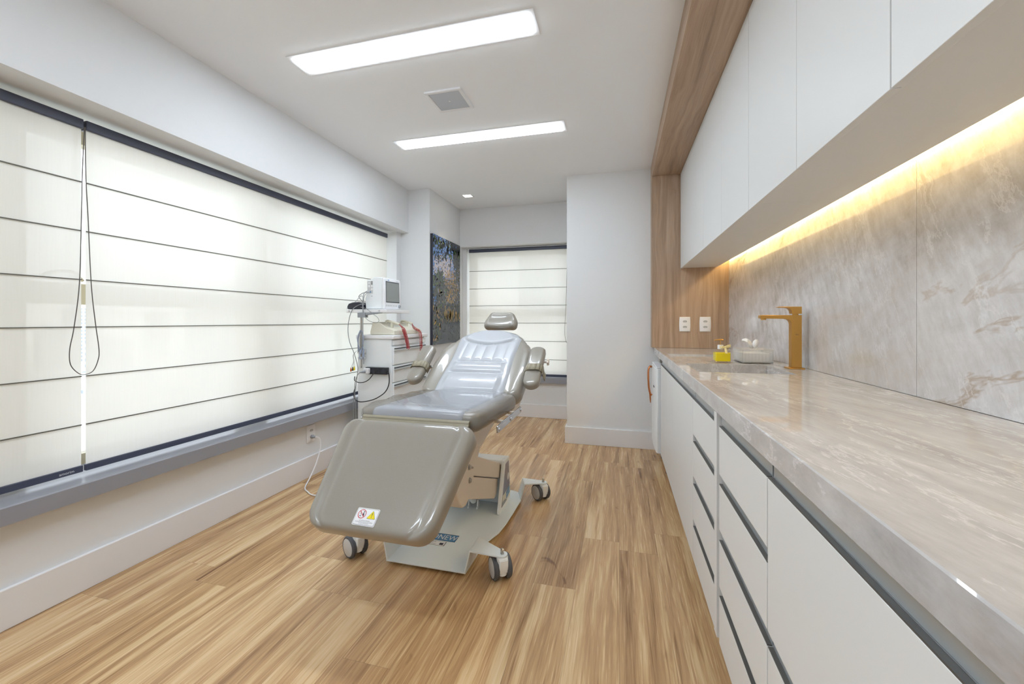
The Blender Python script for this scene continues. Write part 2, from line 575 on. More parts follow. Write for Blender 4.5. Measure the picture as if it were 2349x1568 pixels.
b = MB(); b.box(XL, XL + 0.017, YF, 3.78, 0, 0.153, 'base'); struct(b.build('baseboard_left', bevel=0.003))
b = MB(); b.box(-1.88, -0.482, 4.783, 4.80, 0, 0.157, 'base'); struct(b.build('baseboard_back', bevel=0.003))
b = MB(); b.box(-0.497, 0.32, 3.853, 3.87, 0, 0.158, 'base'); b.box(-0.497, -0.48, 3.87, 4.2, 0, 0.158, 'base')
b.box(-0.497, -0.48, 4.235, 4.783, 0, 0.158, 'base')
struct(b.build('baseboard_column', bevel=0.003))
b = MB(); b.box(-1.895, -1.878, 3.87, 4.80, 0, 0.153, 'base'); struct(b.build('baseboard_corner', bevel=0.003))

b = MB(); b.prism([(-2.56, 0.403), (-2.165, 0.403), (-2.165, 0.467), (-2.171, 0.471), (-2.56, 0.471)], 'y', -0.5, 3.78, 'sill')
struct(b.build('trim_1', smooth=0))
b = MB(); b.prism([(4.755, 0.415), (4.98, 0.415), (4.98, 0.482), (4.761, 0.482), (4.755, 0.478)], 'x', -1.845, -0.482, 'sill')
struct(b.build('trim_2', smooth=0))


def window(name, put, a0, a1, z0, z1, uprights, transom, d0, d1):
    """put(b, a0,a1,d0,d1,z0,z1,mat): box along the wall; uprights are (a0,a1) bars."""
    b = MB()
    put(b, a0, a1, d0, d1, z0, z0 + 0.05, 'frame')
    put(b, a0, a1, d0, d1, z1 - 0.085, z1, 'frame')
    for (p, q) in uprights:
        put(b, p, q, d0, d1, z0 + 0.05, transom[0], 'frame')
        put(b, p, q, d0, d1, transom[1], z1 - 0.085, 'frame')
    put(b, a0, a1, d0 - 0.005, d1 + 0.005, transom[0], transom[1], 'frame')
    w = struct(b.build(name, smooth=0))
    dm = (d0 + d1) / 2
    edges = [a for pq in uprights for a in pq]
    k = 0
    for i in range(len(uprights) - 1):
        p, q = uprights[i][1], uprights[i + 1][0]
        for zz in ((z0 + 0.05, transom[0] - 0.005), (transom[1] + 0.005, z1 - 0.085)):
            g = MB(); put(g, p, q, dm - 0.003, dm + 0.003, zz[0], zz[1], 'glass')
            g.build('pane', w, smooth=0)
    return w


def put_l(b, a0, a1, d0, d1, z0, z1, m): b.box(d0, d1, a0, a1, z0, z1, m)
def put_b(b, a0, a1, d0, d1, z0, z1, m): b.box(a0, a1, d0, d1, z0, z1, m)
w1 = window('window_1', put_l, -0.5, 3.78, 0.471, 2.07, [(-0.5, -0.42), (0.93, 1.171), (2.215, 2.413), (3.672, 3.700), (3.728, 3.78)], (1.228, 1.325), -2.53, -2.465)
for arc in ([(1.26, 1.358), (1.312, 1.383), (1.368, 1.386), (1.410, 1.345)], [(2.108, 1.34), (2.187, 1.385), (2.252, 1.378), (2.289, 1.345)], [(2.50, 1.345), (2.586, 1.380), (2.670, 1.370), (2.712, 1.342)]):
    b = MB(); b.tube(cat_rom([(-2.55, y, z) for y, z in arc], 6), 0.008, 'frame', 8); b.build('stay_arm', w1)
window('window_2', put_b, -1.845, -0.40, 0.482, 2.055, [(-1.845, -1.780), (-0.612, -0.40)], (1.21, 1.30), 4.97, 5.03)


# ---------------------------------------------------------------- blinds
def blind(label, put, a0, a1, fr, d, zt, zb, lines, cord=None, mark=False):
    """put(b,a0,a1,d0,d1,z0,z1,mat); d: depth of fabric; fr: sign towards the room"""
    c = (a0 + a1) / 2
    loc = (d, c, zb) if put is put_l else (c, d, zb)
    t = thing('roman_blind', label, 'blind', loc, 'sheer roman blinds at the two windows')
    b = MB(); put(b, a0, a1, *sorted((d - fr * 0.03, d + fr * 0.012)), zt - 0.042, zt, 'rail'); b.build('headrail', t, bevel=0.003)
    b = MB(); put(b, a0 + 0.003, a1 - 0.003, *sorted((d, d - fr * 0.0012)), zb + 0.025, zt - 0.042, 'fabric'); b.build('fabric', t, smooth=0)
    for z in lines:
        b = MB(); put(b, a0 + 0.003, a1 - 0.003, *sorted((d, d + fr * 0.005)), z - 0.0022, z + 0.0022, 'batten'); b.build('batten', t, smooth=0)
    b = MB(); put(b, a0, a1, *sorted((d - fr * 0.008, d + fr * 0.008)), zb, zb + 0.028, 'rail'); br = b.build('bottom_rail', t, bevel=0.002)
    if cord:
        b = MB(); b.tube(cord, 0.0017, 'cordm', 6); b.build('pull_cord', t)
    return t, br


LZ = [1.762, 1.547, 1.332, 1.123, 0.906, 0.692]
cordL = cat_rom([(-2.268, y, z) for y, z in [(1.259, 2.0), (1.252, 1.789), (1.249, 1.598), (1.242, 1.312), (1.224, 1.123), (1.21, 1.031), (1.212, 0.965),
        (1.237, 0.925), (1.26, 0.915), (1.29, 0.928), (1.308, 0.975), (1.311, 1.024), (1.298, 1.142), (1.283, 1.316), (1.272, 1.603), (1.264, 1.793), (1.262, 2.0)]], 6)
_, br = blind('roman blind reaching from the hanging cord out of the frame', put_l, -0.45, 1.266, 1, XB, 2.038, 0.486, LZ)
b = MB(); b.text('amorim', 0.016, (XB + 0.0085, 1.235, 0.499), (0, 1, 0), (0, 0, 1), 0.0005, 'white', align='RIGHT'); b.build('brand_mark', br)
blind('long roman blind stretching from the hanging cord to the monitor', put_l, 1.276, 3.712, 1, XB, 2.038, 0.486, LZ, cordL)
cordB = cat_rom([(x, 4.806, z) for x, z in [(-0.593, 2.0), (-0.594, 1.845), (-0.603, 1.435), (-0.618, 1.128), (-0.618, 0.974), (-0.595, 0.893), (-0.575, 0.96), (-0.57, 1.4), (-0.578, 2.0)]], 6)
blind('narrow roman blind at the end of the room behind the headrest', put_b, -1.822, -0.55, -1, YB, 2.044, 0.486, [1.768, 1.55, 1.338, 1.125, 0.906, 0.688], cordB)

# ---------------------------------------------------------------- ceiling fittings
def light_panel(y0, y1, label):
    t = thing('ceiling_light', label, 'light', (-1.02, (y0 + y1) / 2, ZC - 0.006), 'slim recessed light panels')
    x0, x1, f = -1.647, -0.391, 0.026
    b = MB()
    b.box(x0 - f, x1 + f, y0 - f, y0, ZC - 0.003, ZC, 'white'); b.box(x0 - f, x1 + f, y1, y1 + f, ZC - 0.003, ZC, 'white')
    b.box(x0 - f, x0, y0, y1, ZC - 0.003, ZC, 'white'); b.box(x1, x1 + f, y0, y1, ZC - 0.003, ZC, 'white')
    b.build('frame', t, smooth=0)
    b = MB(); b.box(x0, x1, y0, y1, ZC - 0.009, ZC, 'panel_glow'); b.build('diffuser', t, smooth=0)


light_panel(1.778, 1.896, 'slim lit ceiling panel, the larger looking one before the ceiling grille')
light_panel(2.811, 2.925, 'slim lit ceiling panel beyond the ceiling grille, over the chair back')
light_panel(0.150, 0.265, 'unseen slim ceiling panel over the worktop front, added to brighten the near floor and cabinets')  # added unseen lamp, brightens the near floor and cabinets
light_panel(-0.950, -0.835, 'unseen slim ceiling panel at the camera end of the room, added as extra light')  # second added lamp, out of view behind the camera, for extra light

t = thing('ceiling_grille', 'square pale grille with a small centre button in the ceiling', 'grille', (-1.015, 2.35, ZC - 0.01))
b = MB()
g0, g1, h0, h1, fw = -1.132, -0.898, 2.232, 2.468, 0.02
b.box(g0, g1, h0, h0 + fw, ZC - 0.012, ZC, 'white'); b.box(g0, g1, h1 - fw, h1, ZC - 0.012, ZC, 'white')
b.box(g0, g0 + fw, h0 + fw, h1 - fw, ZC - 0.012, ZC, 'white'); b.box(g1 - fw, g1, h0 + fw, h1 - fw, ZC - 0.012, ZC, 'white')
b.build('frame', t, bevel=0.003)
M['grille'] = plain('grille_mesh', srgb(196, 201, 210), 0.6, grain=0.08, gscale=700)
b = MB(); b.box(g0 + fw, g1 - fw, h0 + fw, h1 - fw, ZC - 0.008, ZC - 0.001, 'grille'); gm = b.build('mesh_panel', t, smooth=0)
b = MB(); b.cyl((-1.015, 2.35, ZC - 0.011), (-1.015, 2.35, ZC - 0.008), 0.006, 'white'); b.build('button', gm)

t = thing('downlight', 'small square lit downlight in the ceiling near the picture', 'light', (-1.604, 4.205, ZC - 0.004))
b = MB()
s0, s1, q0, q1, fw = -1.66, -1.548, 4.152, 4.258, 0.012
b.box(s0, s1, q0, q0 + fw, ZC - 0.004, ZC, 'white'); b.box(s0, s1, q1 - fw, q1, ZC - 0.004, ZC, 'white')
b.box(s0, s0 + fw, q0 + fw, q1 - fw, ZC - 0.004, ZC, 'white'); b.box(s1 - fw, s1, q0 + fw, q1 - fw, ZC - 0.004, ZC, 'white')
b.build('frame', t, smooth=0)
b = MB(); b.box(s0 + fw, s1 - fw, q0 + fw, q1 - fw, ZC - 0.002, ZC, 'spot_glow'); b.build('lamp', t, smooth=0)
sp_d = bpy.data.lights.new('downlight_beam', 'SPOT')
sp_d.energy = SPOT_WATTS
sp_d.color = (1.0, 0.86, 0.68)
sp_d.spot_size = R(80)
sp_d.spot_blend = 0.6
sp_d.shadow_soft_size = 0.03
sp = bpy.data.objects.new('downlight_beam', sp_d)
COL.objects.link(sp)
sp.parent = t
sp.location = (0, 0, -0.02)

# ---------------------------------------------------------------- joinery on the right
b = MB(); b.box(0.272, 0.892, 3.71, 3.868, 0.9215, 2.394, 'oak_v')
tag(b.build('oak_cladding', smooth=0), 'upright oak cladding with two white sockets at the worktop end', 'cladding')
b = MB(); b.box(0.335, 0.86, 3.712, 3.85, 0.0, 0.866, 'carcass'); tag(b.build('support_panel', smooth=0), 'grey support under the worktop end behind the small fridge', 'panel')
b = MB(); b.box(0.272, 0.892, -0.3, 3.868, 2.394, ZC - 0.001, 'oak_y')
tag(b.build('wood_header', smooth=0), 'long oak header running along the ceiling above the wall cabinets', 'beam')


def upper_unit(label, y0, y1, seams, by0, by1):
    t = thing('wall_cabinet', label, 'cabinet', (0.64, (y0 + y1) / 2, 1.595), 'white wall cabinets')
    b = MB(); b.box(0.521, 0.78, y0 + 0.002, y1 - 0.002, 1.613, 2.392, 'carcass'); b.build('body', t, smooth=0)
    b = MB(); b.box(0.521, 0.781, by0, by1, 1.597, 1.612, 'laminate'); b.build('bottom_panel', t, smooth=0)
    es = [y0] + seams + [y1]
    for i in range(len(es) - 1):
        g0 = 0.0025 if i == 0 else 0.0012
        b = MB(); b.box(0.5, 0.519, es[i] + g0, es[i + 1] - 0.0012, 1.592, 2.391, 'laminate'); b.build('door', t, bevel=0.001)
    return t


upper_unit('run of wall cabinet doors nearest the oak panel', 1.824, 3.705, [2.273, 2.74], 1.751, 3.705)
upper_unit('wall cabinet with two doors above the tap side of the worktop', 0.937, 1.824, [1.366], 0.302, 1.749)
upper_unit('wall cabinet cut by the frame edge, above the worktop front', -0.05, 0.937, [0.48], -0.05, 0.300)

b = MB(); b.box(0.848, 0.862, -0.04, 3.70, 1.652, 1.664, 'led_glow')
tag(b.build('led_strip', smooth=0), 'glowing warm light strip under the wall cabinets', 'light')

for (y0, y1, lab) in ((1.5125, 3.708, 'stone wall slab behind the tap, the one meeting the oak panel'), (-0.3, 1.511, 'stone wall slab leaving the frame, on the camera side of the joint')):
    b = MB(); b.box(XW, 0.8915, y0, y1, 0.9215, 2.39, 'splash')
    tag(b.build('stone_slab', smooth=0), lab, 'wall slab', 'stone slabs behind the worktop')

# worktop with the basin cut-out and the shallow tray
t = thing('worktop', 'long polished beige stone worktop with a sunk basin', 'worktop', (0.58, 1.8, 0.867))
ZT, ZU = 0.9205, 0.867
sx0, sx1, sy0, sy1 = 0.345, 0.737, 2.0, 2.382
tx0, tx1, ty0, ty1 = 0.32, 0.62, 2.842, 3.044
b = MB()
b.prism([(0.2895, ZU + 0.002), (0.2915, ZU), (0.32, ZU), (0.32, ZT), (0.2918, ZT), (0.2895, ZT - 0.0023)], 'y', -0.05, 3.709, 'counter')
b.box(0.32, XW - 0.001, -0.05, sy0, ZU, ZT, 'counter')
b.box(0.32, sx0, sy0, sy1, ZU, ZT, 'counter')
b.box(sx1, XW - 0.001, sy0, sy1, ZU, ZT, 'counter')
b.box(0.32, XW - 0.001, sy1, ty0, ZU, ZT, 'counter')
b.box(tx1, XW - 0.001, ty0, ty1, ZU, ZT, 'counter')
b.box(tx0, tx1, ty0, ty1, ZU, ZT - 0.012, 'counter')
b.box(0.32, XW - 0.001, ty1, 3.709, ZU, ZT, 'counter')
b.build('slab', t, smooth=0)
b = MB()
zb = 0.775
b.box(sx0 - 0.012, sx1 + 0.012, sy0 - 0.012, sy1 + 0.012, zb - 0.012, zb, 'counter')
b.box(sx0 - 0.012, sx0, sy0 - 0.012, sy1 + 0.012, zb, ZU - 0.0005, 'counter'); b.box(sx1, sx1 + 0.012, sy0 - 0.012, sy1 + 0.012, zb, ZU - 0.0005, 'counter')
b.box(sx0, sx1, sy0 - 0.012, sy0, zb, ZU - 0.0005, 'counter'); b.box(sx0, sx1, sy1, sy1 + 0.012, zb, ZU - 0.0005, 'counter')
bs = b.build('basin', t, smooth=0)
b = MB(); b.lathe([(0.028, 0), (0.028, 0.002), (0.02, 0.003), (0.012, 0.001)], (0.541, 2.19, zb), 'steel'); b.build('drain', bs)

# base units
XD = 0.2945
ZL = 0.168


def drawer_front(t, y0, y1, z0, z1, name='drawer'):
    b = MB(); b.box(XD, XD + 0.018, y0, y1, z0, z1, 'laminate'); d = b.build(name, t, bevel=0.0008)
    b = MB(); b.box(XD + 0.0005, XD + 0.010, y0, y1, z1 + 0.0002, z1 + 0.003, 'dark_edge')
    b.build('handle', d, smooth=0)
    return d


def base_body(t, y0, y1, gaps):
    b = MB(); b.box(XD + 0.036, 0.86, y0 + 0.002, y1 - 0.002, ZL + 0.004, 0.755, 'carcass')
    b.build('body', t, smooth=0)
    for (z0, z1) in gaps:
        b = MB()
        b.box(XD + 0.0105, XD + 0.0125, y0 + 0.002, y1 - 0.004, z0 + 0.001, z1 - 0.0005, 'alu')
        b.box(XD + 0.0125, XD + 0.034, y0 + 0.002, y1 - 0.004, z1 - 0.003, z1 - 0.0005, 'alu')
        b.build('channel', t, smooth=0)


GZ = [(0.831, 0.8655)]
t = thing('base_cabinet', 'base cabinet of plain doors between the small fridge and the drawers', 'cabinet', (0.58, 2.5, ZL), 'white base units under the worktop')
base_body(t, 1.828, 3.185, GZ)
for (p, q) in ((1.828, 2.479), (2.479, 2.799), (2.799, 3.185)):
    drawer_front(t, p + 0.001, q - 0.001, ZL, 0.8275, 'door')

t = thing('base_cabinet', 'bank of four drawers on the fridge side of the slim divider', 'cabinet', (0.58, 1.62, ZL), 'white base units under the worktop')
base_body(t, 1.43, 1.826, GZ + [(0.653, 0.683), (0.478, 0.510), (0.304, 0.333)])
for (p, q) in ((0.683, 0.8275), (0.510, 0.651), (0.333, 0.476), (ZL, 0.302)):
    drawer_front(t, 1.431, 1.825, p, q)

b = MB(); b.box(XD - 0.002, 0.86, 1.391, 1.427, ZL, 0.8655, 'laminate'); tag(b.build('cabinet_divider', smooth=0), 'slim upright white divider between the two drawer banks', 'panel')

t = thing('base_cabinet', 'bank of four wide drawers on the camera side of the divider', 'cabinet', (0.58, 1.16, ZL), 'white base units under the worktop')
base_body(t, 0.949, 1.386, GZ + [(0.653, 0.683), (0.482, 0.514), (0.312, 0.341)])
for (p, q) in ((0.683, 0.8275), (0.514, 0.651), (0.341, 0.480), (ZL, 0.310)):
    drawer_front(t, 0.951, 1.368, p, q)

t = thing('base_cabinet', 'base unit with tall drawer fronts running out of the frame', 'cabinet', (0.58, 0.46, ZL), 'white base units under the worktop')
base_body(t, -0.03, 0.947, GZ + [(0.482, 0.514)])
for (p, q) in ((0.514, 0.8275), (ZL, 0.480)):
    drawer_front(t, -0.03, 0.9455, p, q)

# ---------------------------------------------------------------- small fridge
t = thing('mini_fridge', 'small white fridge on copper legs under the worktop end', 'fridge', (0.55, 3.47, 0))
fy0, fy1 = 3.235, 3.69
b = MB(); b.box(0.335, 0.84, fy0, fy1, 0.15, 0.79, 'white_paint'); b.build('body', t, bevel=0.008)
b = MB()
b.prism([(0.322, fy0 + 0.002), (0.322, fy1 - 0.002), (0.275, fy1 - 0.002), (0.266, fy1 - 0.03), (0.262, (fy0 + fy1) / 2), (0.266, fy0 + 0.03), (0.275, fy0 + 0.002)], 'z', 0.158, 0.792, 'white_paint')
dr = b.build('door', t, bevel=0.004)
b = MB(); b.box(0.3222, 0.3348, fy0 + 0.008, fy1 - 0.008, 0.165, 0.786, 'grey_pl'); b.build('gasket', dr, smooth=0)
b = MB(); b.box(0.272, 0.330, fy0 + 0.002, fy1 - 0.002, 0.7925, 0.803, 'white'); b.build('top_trim', dr, bevel=0.003)
hp = cat_rom([(0.264, 3.62, 0.765), (0.248, 3.615, 0.768), (0.236, 3.61, 0.74), (0.234, 3.60, 0.68), (0.238, 3.59, 0.60), (0.248, 3.585, 0.55), (0.262, 3.58, 0.535)], 6)
b = MB(); b.tube(hp, 0.008, 'copper', 10); b.tube([(0.247, 3.586, 0.555), (0.250, 3.586, 0.50), (0.2505, 3.586, 0.47)], [0.008, 0.006, 0.003], 'copper', 8)
b.build('handle', dr)
b = MB(); b.box(0.2605, 0.263, 3.36, 3.43, 0.632, 0.642, 'navy'); b.build('badge', dr, smooth=0)
for (lx, ly) in ((0.36, fy0 + 0.05), (0.36, fy1 - 0.05), (0.80, fy0 + 0.05), (0.80, fy1 - 0.05)):
    b = MB(); b.cyl((lx - 0.008, ly, 0.02), (lx, ly, 0.1505), 0.011, 'copper', 0.018, 16); lg = b.build('leg', t)
    b = MB(); b.cyl((lx - 0.009, ly, 0.0), (lx - 0.008, ly, 0.02), 0.012, 'black', 0.012, 16); b.build('foot', lg)

# ---------------------------------------------------------------- tap, soap, tissues, sockets
t = thing('tap', 'brushed gold square basin tap with a flat lever', 'tap', (0.815, 2.25, ZT))
b = MB(); b.box(0.782, 0.848, 2.218, 2.282, ZT, ZT + 0.006, 'gold'); b.build('base_plate', t, bevel=0.001)
b = MB()
prof = [(0.797, ZT + 0.006), (0.840, ZT + 0.006), (0.840, 1.178), (0.666, 1.178), (0.664, 1.176), (0.664, 1.164), (0.668, 1.162), (0.772, 1.160), (0.784, 1.157), (0.793, 1.149), (0.797, 1.136)]
b.prism(prof, 'y', 2.232, 2.268, 'gold'); bd = b.build('body', t, bevel=0.0015)
b = MB(); b.cyl((0.682, 2.25, 1.155), (0.682, 2.25, 1.163), 0.012, 'gold'); b.build('outlet', bd)
b = MB(); b.cyl((0.819, 2.25, 1.178), (0.819, 2.25, 1.184), 0.013, 'gold'); b.build('collar', bd)
b = MB()
b.prism([(0.799, 1.184), (0.840, 1.184), (0.840, 1.2185), (0.742, 1.2185), (0.742, 1.215), (0.776, 1.2135), (0.789, 1.209), (0.797, 1.199)], 'y', 2.232, 2.268, 'gold'); b.build('lever', t, bevel=0.001)
b = MB(); b.text('deca', 0.008, (0.8195, 2.2318, 1.085), (1, 0, 0), (0, 0, 1), 0.0004, 'dark_edge'); b.build('engraving', bd)

t = thing('soap_bottle', 'square glass pump bottle of yellow soap with a cream bow', 'soap bottle', (0.548, 2.487, ZT))
bx, by, hw = 0.548, 2.487, 0.039
b = MB(); b.box(bx - hw, bx + hw, by - hw, by + hw, ZT + 0.0005, ZT + 0.074, 'soap_glass'); b.build('glass', t, bevel=0.006, seg=3)
b = MB(); b.box(bx - hw + 0.003, bx + hw - 0.003, by - hw + 0.003, by + hw - 0.003, ZT + 0.009, ZT + 0.056, 'soap'); b.build('liquid', t, bevel=0.003)
b = MB(); b.cyl((bx - 0.006, by, ZT + 0.0742), (bx - 0.006, by, ZT + 0.097), 0.015, 'white', 0.0145); b.build('cap', t)
b = MB()
b.cyl((bx - 0.006, by, ZT + 0.097), (bx - 0.006, by, ZT + 0.124), 0.0022, 'gold', n=10)
b.tube([(bx + 0.008, by, ZT + 0.124), (bx - 0.006, by, ZT + 0.126), (bx - 0.034, by, ZT + 0.124), (bx - 0.037, by, ZT + 0.119)], [0.0045, 0.004, 0.003, 0.0025], 'gold', 8); b.build('pump', t)
b = MB()
kx, ky, kz = bx + 0.012, by - 0.018, ZT + 0.085
def ribbon(pts, w):
    vs, fs = [], []
    for p in pts:
        vs += [(p[0], p[1], p[2] + w), (p[0], p[1], p[2] - w), (p[0], p[1] + 0.0015, p[2] - w), (p[0], p[1] + 0.0015, p[2] + w)]
    for i in range(len(pts) - 1):
        for k in range(4):
            l = (k + 1) % 4
            fs.append((i * 4 + k, i * 4 + l, i * 4 + 4 + l, i * 4 + 4 + k))
    b.add(vs, fs + [(0, 1, 2, 3), tuple(len(vs) - 4 + k for k in (3, 2, 1, 0))], 'ribbon')
ribbon([(kx, ky, kz), (kx + 0.014, ky - 0.004, kz + 0.008), (kx + 0.028, ky, kz + 0.011), (kx + 0.031, ky + 0.006, kz + 0.005), (kx + 0.016, ky + 0.008, kz + 0.003), (kx, ky + 0.003, kz)], 0.006)
ribbon([(kx, ky, kz), (kx - 0.013, ky - 0.003, kz + 0.003), (kx - 0.025, ky + 0.003, kz), (kx - 0.012, ky + 0.006, kz), (kx, ky + 0.003, kz)], 0.005)
b.add([(kx - 0.005, ky - 0.004, kz), (kx + 0.006, ky - 0.004, kz), (kx + 0.009, ky - 0.0235, kz - 0.035), (kx + 0.003, ky - 0.0235, kz - 0.031), (kx - 0.003, ky - 0.0235, kz - 0.033)], [(0, 1, 2, 3, 4)], 'ribbon')
b.lathe([(0.0, -0.006), (0.005, -0.004), (0.0055, 0.003), (0.0, 0.006)], (kx, ky - 0.003, kz), 'ribbon', (1, 0, 0), 10)
b.build('bow', t)

t = thing('tissue_box', 'clear fluted acrylic box of paper tissues beside the soap', 'tissue box', (0.72, 2.58, ZT))
b = MB()
x0, x1, y0, y1, z0, z1 = 0.648, 0.797, 2.47, 2.66, ZT + 0.006, ZT + 0.072
th = 0.003
def flute(n, p0, p1, depth):
    pts = []
    for i in range(n * 4 + 1):
        f = i / (n * 4)
        pts.append((p0 + (p1 - p0) * f, depth * (0.5 - 0.5 * math.cos(2 * math.pi * n * f))))
    return pts
fl = flute(9, x0, x1, 0.004)
b.prism([(a, y0 - d) for a, d in fl] + [(x1, y0 + th), (x0, y0 + th)], 'z', z0, z1, 'acrylic')
b.prism([(a, y1 + d) for a, d in fl] + [(x1, y1 - th), (x0, y1 - th)], 'z', z0, z1, 'acrylic')
fl = flute(12, y0, y1, 0.004)
b.prism([(x0 - d, a) for a, d in fl] + [(x0 + th, y1), (x0 + th, y0)], 'z', z0, z1, 'acrylic')
b.prism([(x1 + d, a) for a, d in fl] + [(x1 - th, y1), (x1 - th, y0)], 'z', z0, z1, 'acrylic')
b.build('walls', t, smooth=50)
b = MB()
xm, ym = (x0 + x1) / 2, (y0 + y1) / 2
b.box(x0 - 0.002, x1 + 0.002, y0 - 0.002, ym - 0.012, z1, z1 + 0.004, 'acrylic'); b.box(x0 - 0.002, x1 + 0.002, ym + 0.012, y1 + 0.002, z1, z1 + 0.004, 'acrylic')
b.box(x0 - 0.002, xm - 0.05, ym - 0.012, ym + 0.012, z1, z1 + 0.004, 'acrylic'); b.box(xm + 0.05, x1 + 0.002, ym - 0.012, ym + 0.012, z1, z1 + 0.004, 'acrylic')
b.build('lid', t, bevel=0.001)
b = MB(); b.box(x0, x1, y0, y1, z0 - 0.003, z0, 'steel'); b.build('bottom', t, smooth=0)
for (px_, py_) in ((x0 + 0.004, y0 + 0.004), (x1 - 0.004, y0 + 0.004), (x0 + 0.004, y1 - 0.004), (x1 - 0.004, y1 - 0.004)):
    b = MB(); b.cyl((px_, py_, ZT), (px_, py_, z0 - 0.003), 0.003, 'acrylic', n=8); b.build('foot', t)
b = MB()
for k in range(7):
    o = 0.0004 * (k % 2)
    b.box(x0 + 0.010 + o, x1 - 0.010 - o, y0 + 0.012, y1 - 0.012, z0 + 0.001 + k * 0.0065, z0 + 0.0073 + k * 0.0065, 'paper')
ts = tag(b.build('tissue_stack', smooth=0), 'folded paper tissues seen through the clear acrylic box', 'tissues')
b = MB()
rows = [[(-0.055, 0.046), (-0.047, 0.054), (-0.035, 0.056), (-0.022, 0.052), (-0.008, 0.04), (-0.002, 0.02), (0.0, 0.0)],
        [(-0.050, 0.040), (-0.043, 0.046), (-0.033, 0.046), (-0.021, 0.038), (-0.012, 0.025), (-0.009, 0.010), (-0.004, 0.0)],
        [(0.0, 0.0), (0.001, 0.015), (0.004, 0.036), (0.013, 0.047), (0.026, 0.046), (0.034, 0.034), (0.024, 0.012), (0.012, 0.0)]]
def sheet(ra, rb, ya, yb, bulge):
    n = len(ra)
    vs = []
    for j in range(5):
        f = j / 4
        for i in range(n):
            vs.append((xm + ra[i][0] * (1 - f) + rb[i][0] * f, ym + ya * (1 - f) + yb * f + bulge * math.sin(math.pi * f) * (i / n), z1 + 0.004 + ra[i][1] * (1 - f) + rb[i][1] * f))
    fs = [(j * n + i, j * n + i + 1, (j + 1) * n + i + 1, (j + 1) * n + i) for j in range(4) for i in range(n - 1)]
    b.add(vs, fs, 'paper')
def petal(pts, y0_, amp):
    n = len(pts)
    cxp = sum(p[0] for p in pts) / n; czp = sum(p[1] for p in pts) / n
    vs = [(xm + cxp, ym + y0_ - amp, z1 + 0.004 + czp)] + [(xm + p[0], ym + y0_ + amp * math.sin(i * 1.7), z1 + 0.004 + max(p[1], 0.0)) for i, p in enumerate(pts)]
    b.add(vs, [(0, 1 + i, 1 + (i + 1) % n) for i in range(n)], 'paper')
petal([(-0.056, 0.045), (-0.050, 0.052), (-0.038, 0.056), (-0.024, 0.053), (-0.010, 0.043), (-0.001, 0.026), (0.003, 0.0), (-0.013, 0.0), (-0.021, 0.018), (-0.032, 0.036), (-0.044, 0.043), (-0.052, 0.040)], -0.004, 0.006)
petal([(0.003, 0.0), (0.0, 0.022), (0.004, 0.040), (0.014, 0.050), (0.026, 0.049), (0.033, 0.036), (0.028, 0.016), (0.016, 0.0)], 0.002, 0.005)
o = b.build('paper_tissue', recalc=False)
so = o.modifiers.new('thick', 'SOLIDIFY'); so.thickness = 0.0008
tag(o, 'white tissue pulled up out of the clear acrylic box', 'tissue')


def socket(o, ux, label, group, w=0.082, h=0.122, n=2, zs=None):
    """o: centre of the plate on the wall; ux: along the wall; the plate bulges towards ux x z"""
    ux = Vector(ux); uz = Vector((0, 0, 1)); nn = ux.cross(uz)
    o = Vector(o)
    t = thing('wall_socket', label, 'socket', o - uz * h / 2, group)
    prof = []
    for i in range(9):
        f = i / 8 * 2 - 1
        prof.append((f * w / 2, h / 2 * (1 - 0.02 * f * f)))
    pl = [(-w / 2 - 0.003 * (1 - (k / 4 - 1) ** 2), h / 2 * (k / 4 - 1) * -1 * -1) for k in range(9)]
    poly = [(x, z) for x, z in pl] + [(-x, z) for x, z in reversed(pl)]
    b = MB()
    nv = len(poly)
    vs = [o + ux * x + uz * z + nn * 0.0005 for x, z in poly] + [o + ux * x + uz * z + nn * 0.006 for x, z in poly] + [o + ux * x * 0.9 + uz * z * 0.93 + nn * 0.009 for x, z in poly]
    fs = [tuple(range(nv))[::-1], tuple(2 * nv + i for i in range(nv))]
    for k in range(2):
        fs += [(k * nv + i, k * nv + (i + 1) % nv, (k + 1) * nv + (i + 1) % nv, (k + 1) * nv + i) for i in range(nv)]
    b.add(vs, fs, 'white')
    b.build('plate', t)
    for zc in (zs or (0.023, -0.023)):
        b = MB()
        hx, hz = 0.019, 0.010
        hexp = [(-hx, 0), (-hx * 0.55, hz), (hx * 0.55, hz), (hx, 0), (hx * 0.55, -hz), (-hx * 0.55, -hz)]
        b.flat(hexp, o + uz * zc, ux, uz, 0.0094, 'lgrey')
        for dx, dz in ((-0.0095, 0), (0, 0.0025), (0.0095, 0)):
            b.flat([(dx + 0.0027 * math.cos(a * math.pi / 4), dz + 0.0027 * math.sin(a * math.pi / 4)) for a in range(8)], o + uz * zc, ux, uz, 0.0097, 'black')
        b.build('receptacle', t, smooth=0)
    return t


socket((0.534, 3.71, 1.1225), (1, 0, 0), 'white double socket on the oak panel, the one further from the stone', 'sockets on the oak panel')
socket((0.692, 3.71, 1.1225), (1, 0, 0), 'white double socket on the oak panel, the one nearer the stone', 'sockets on the oak panel')
socket((XL, 2.563, 0.315), (0, 1, 0), 'white socket low on the wall under the long window', None, w=0.078, h=0.125)

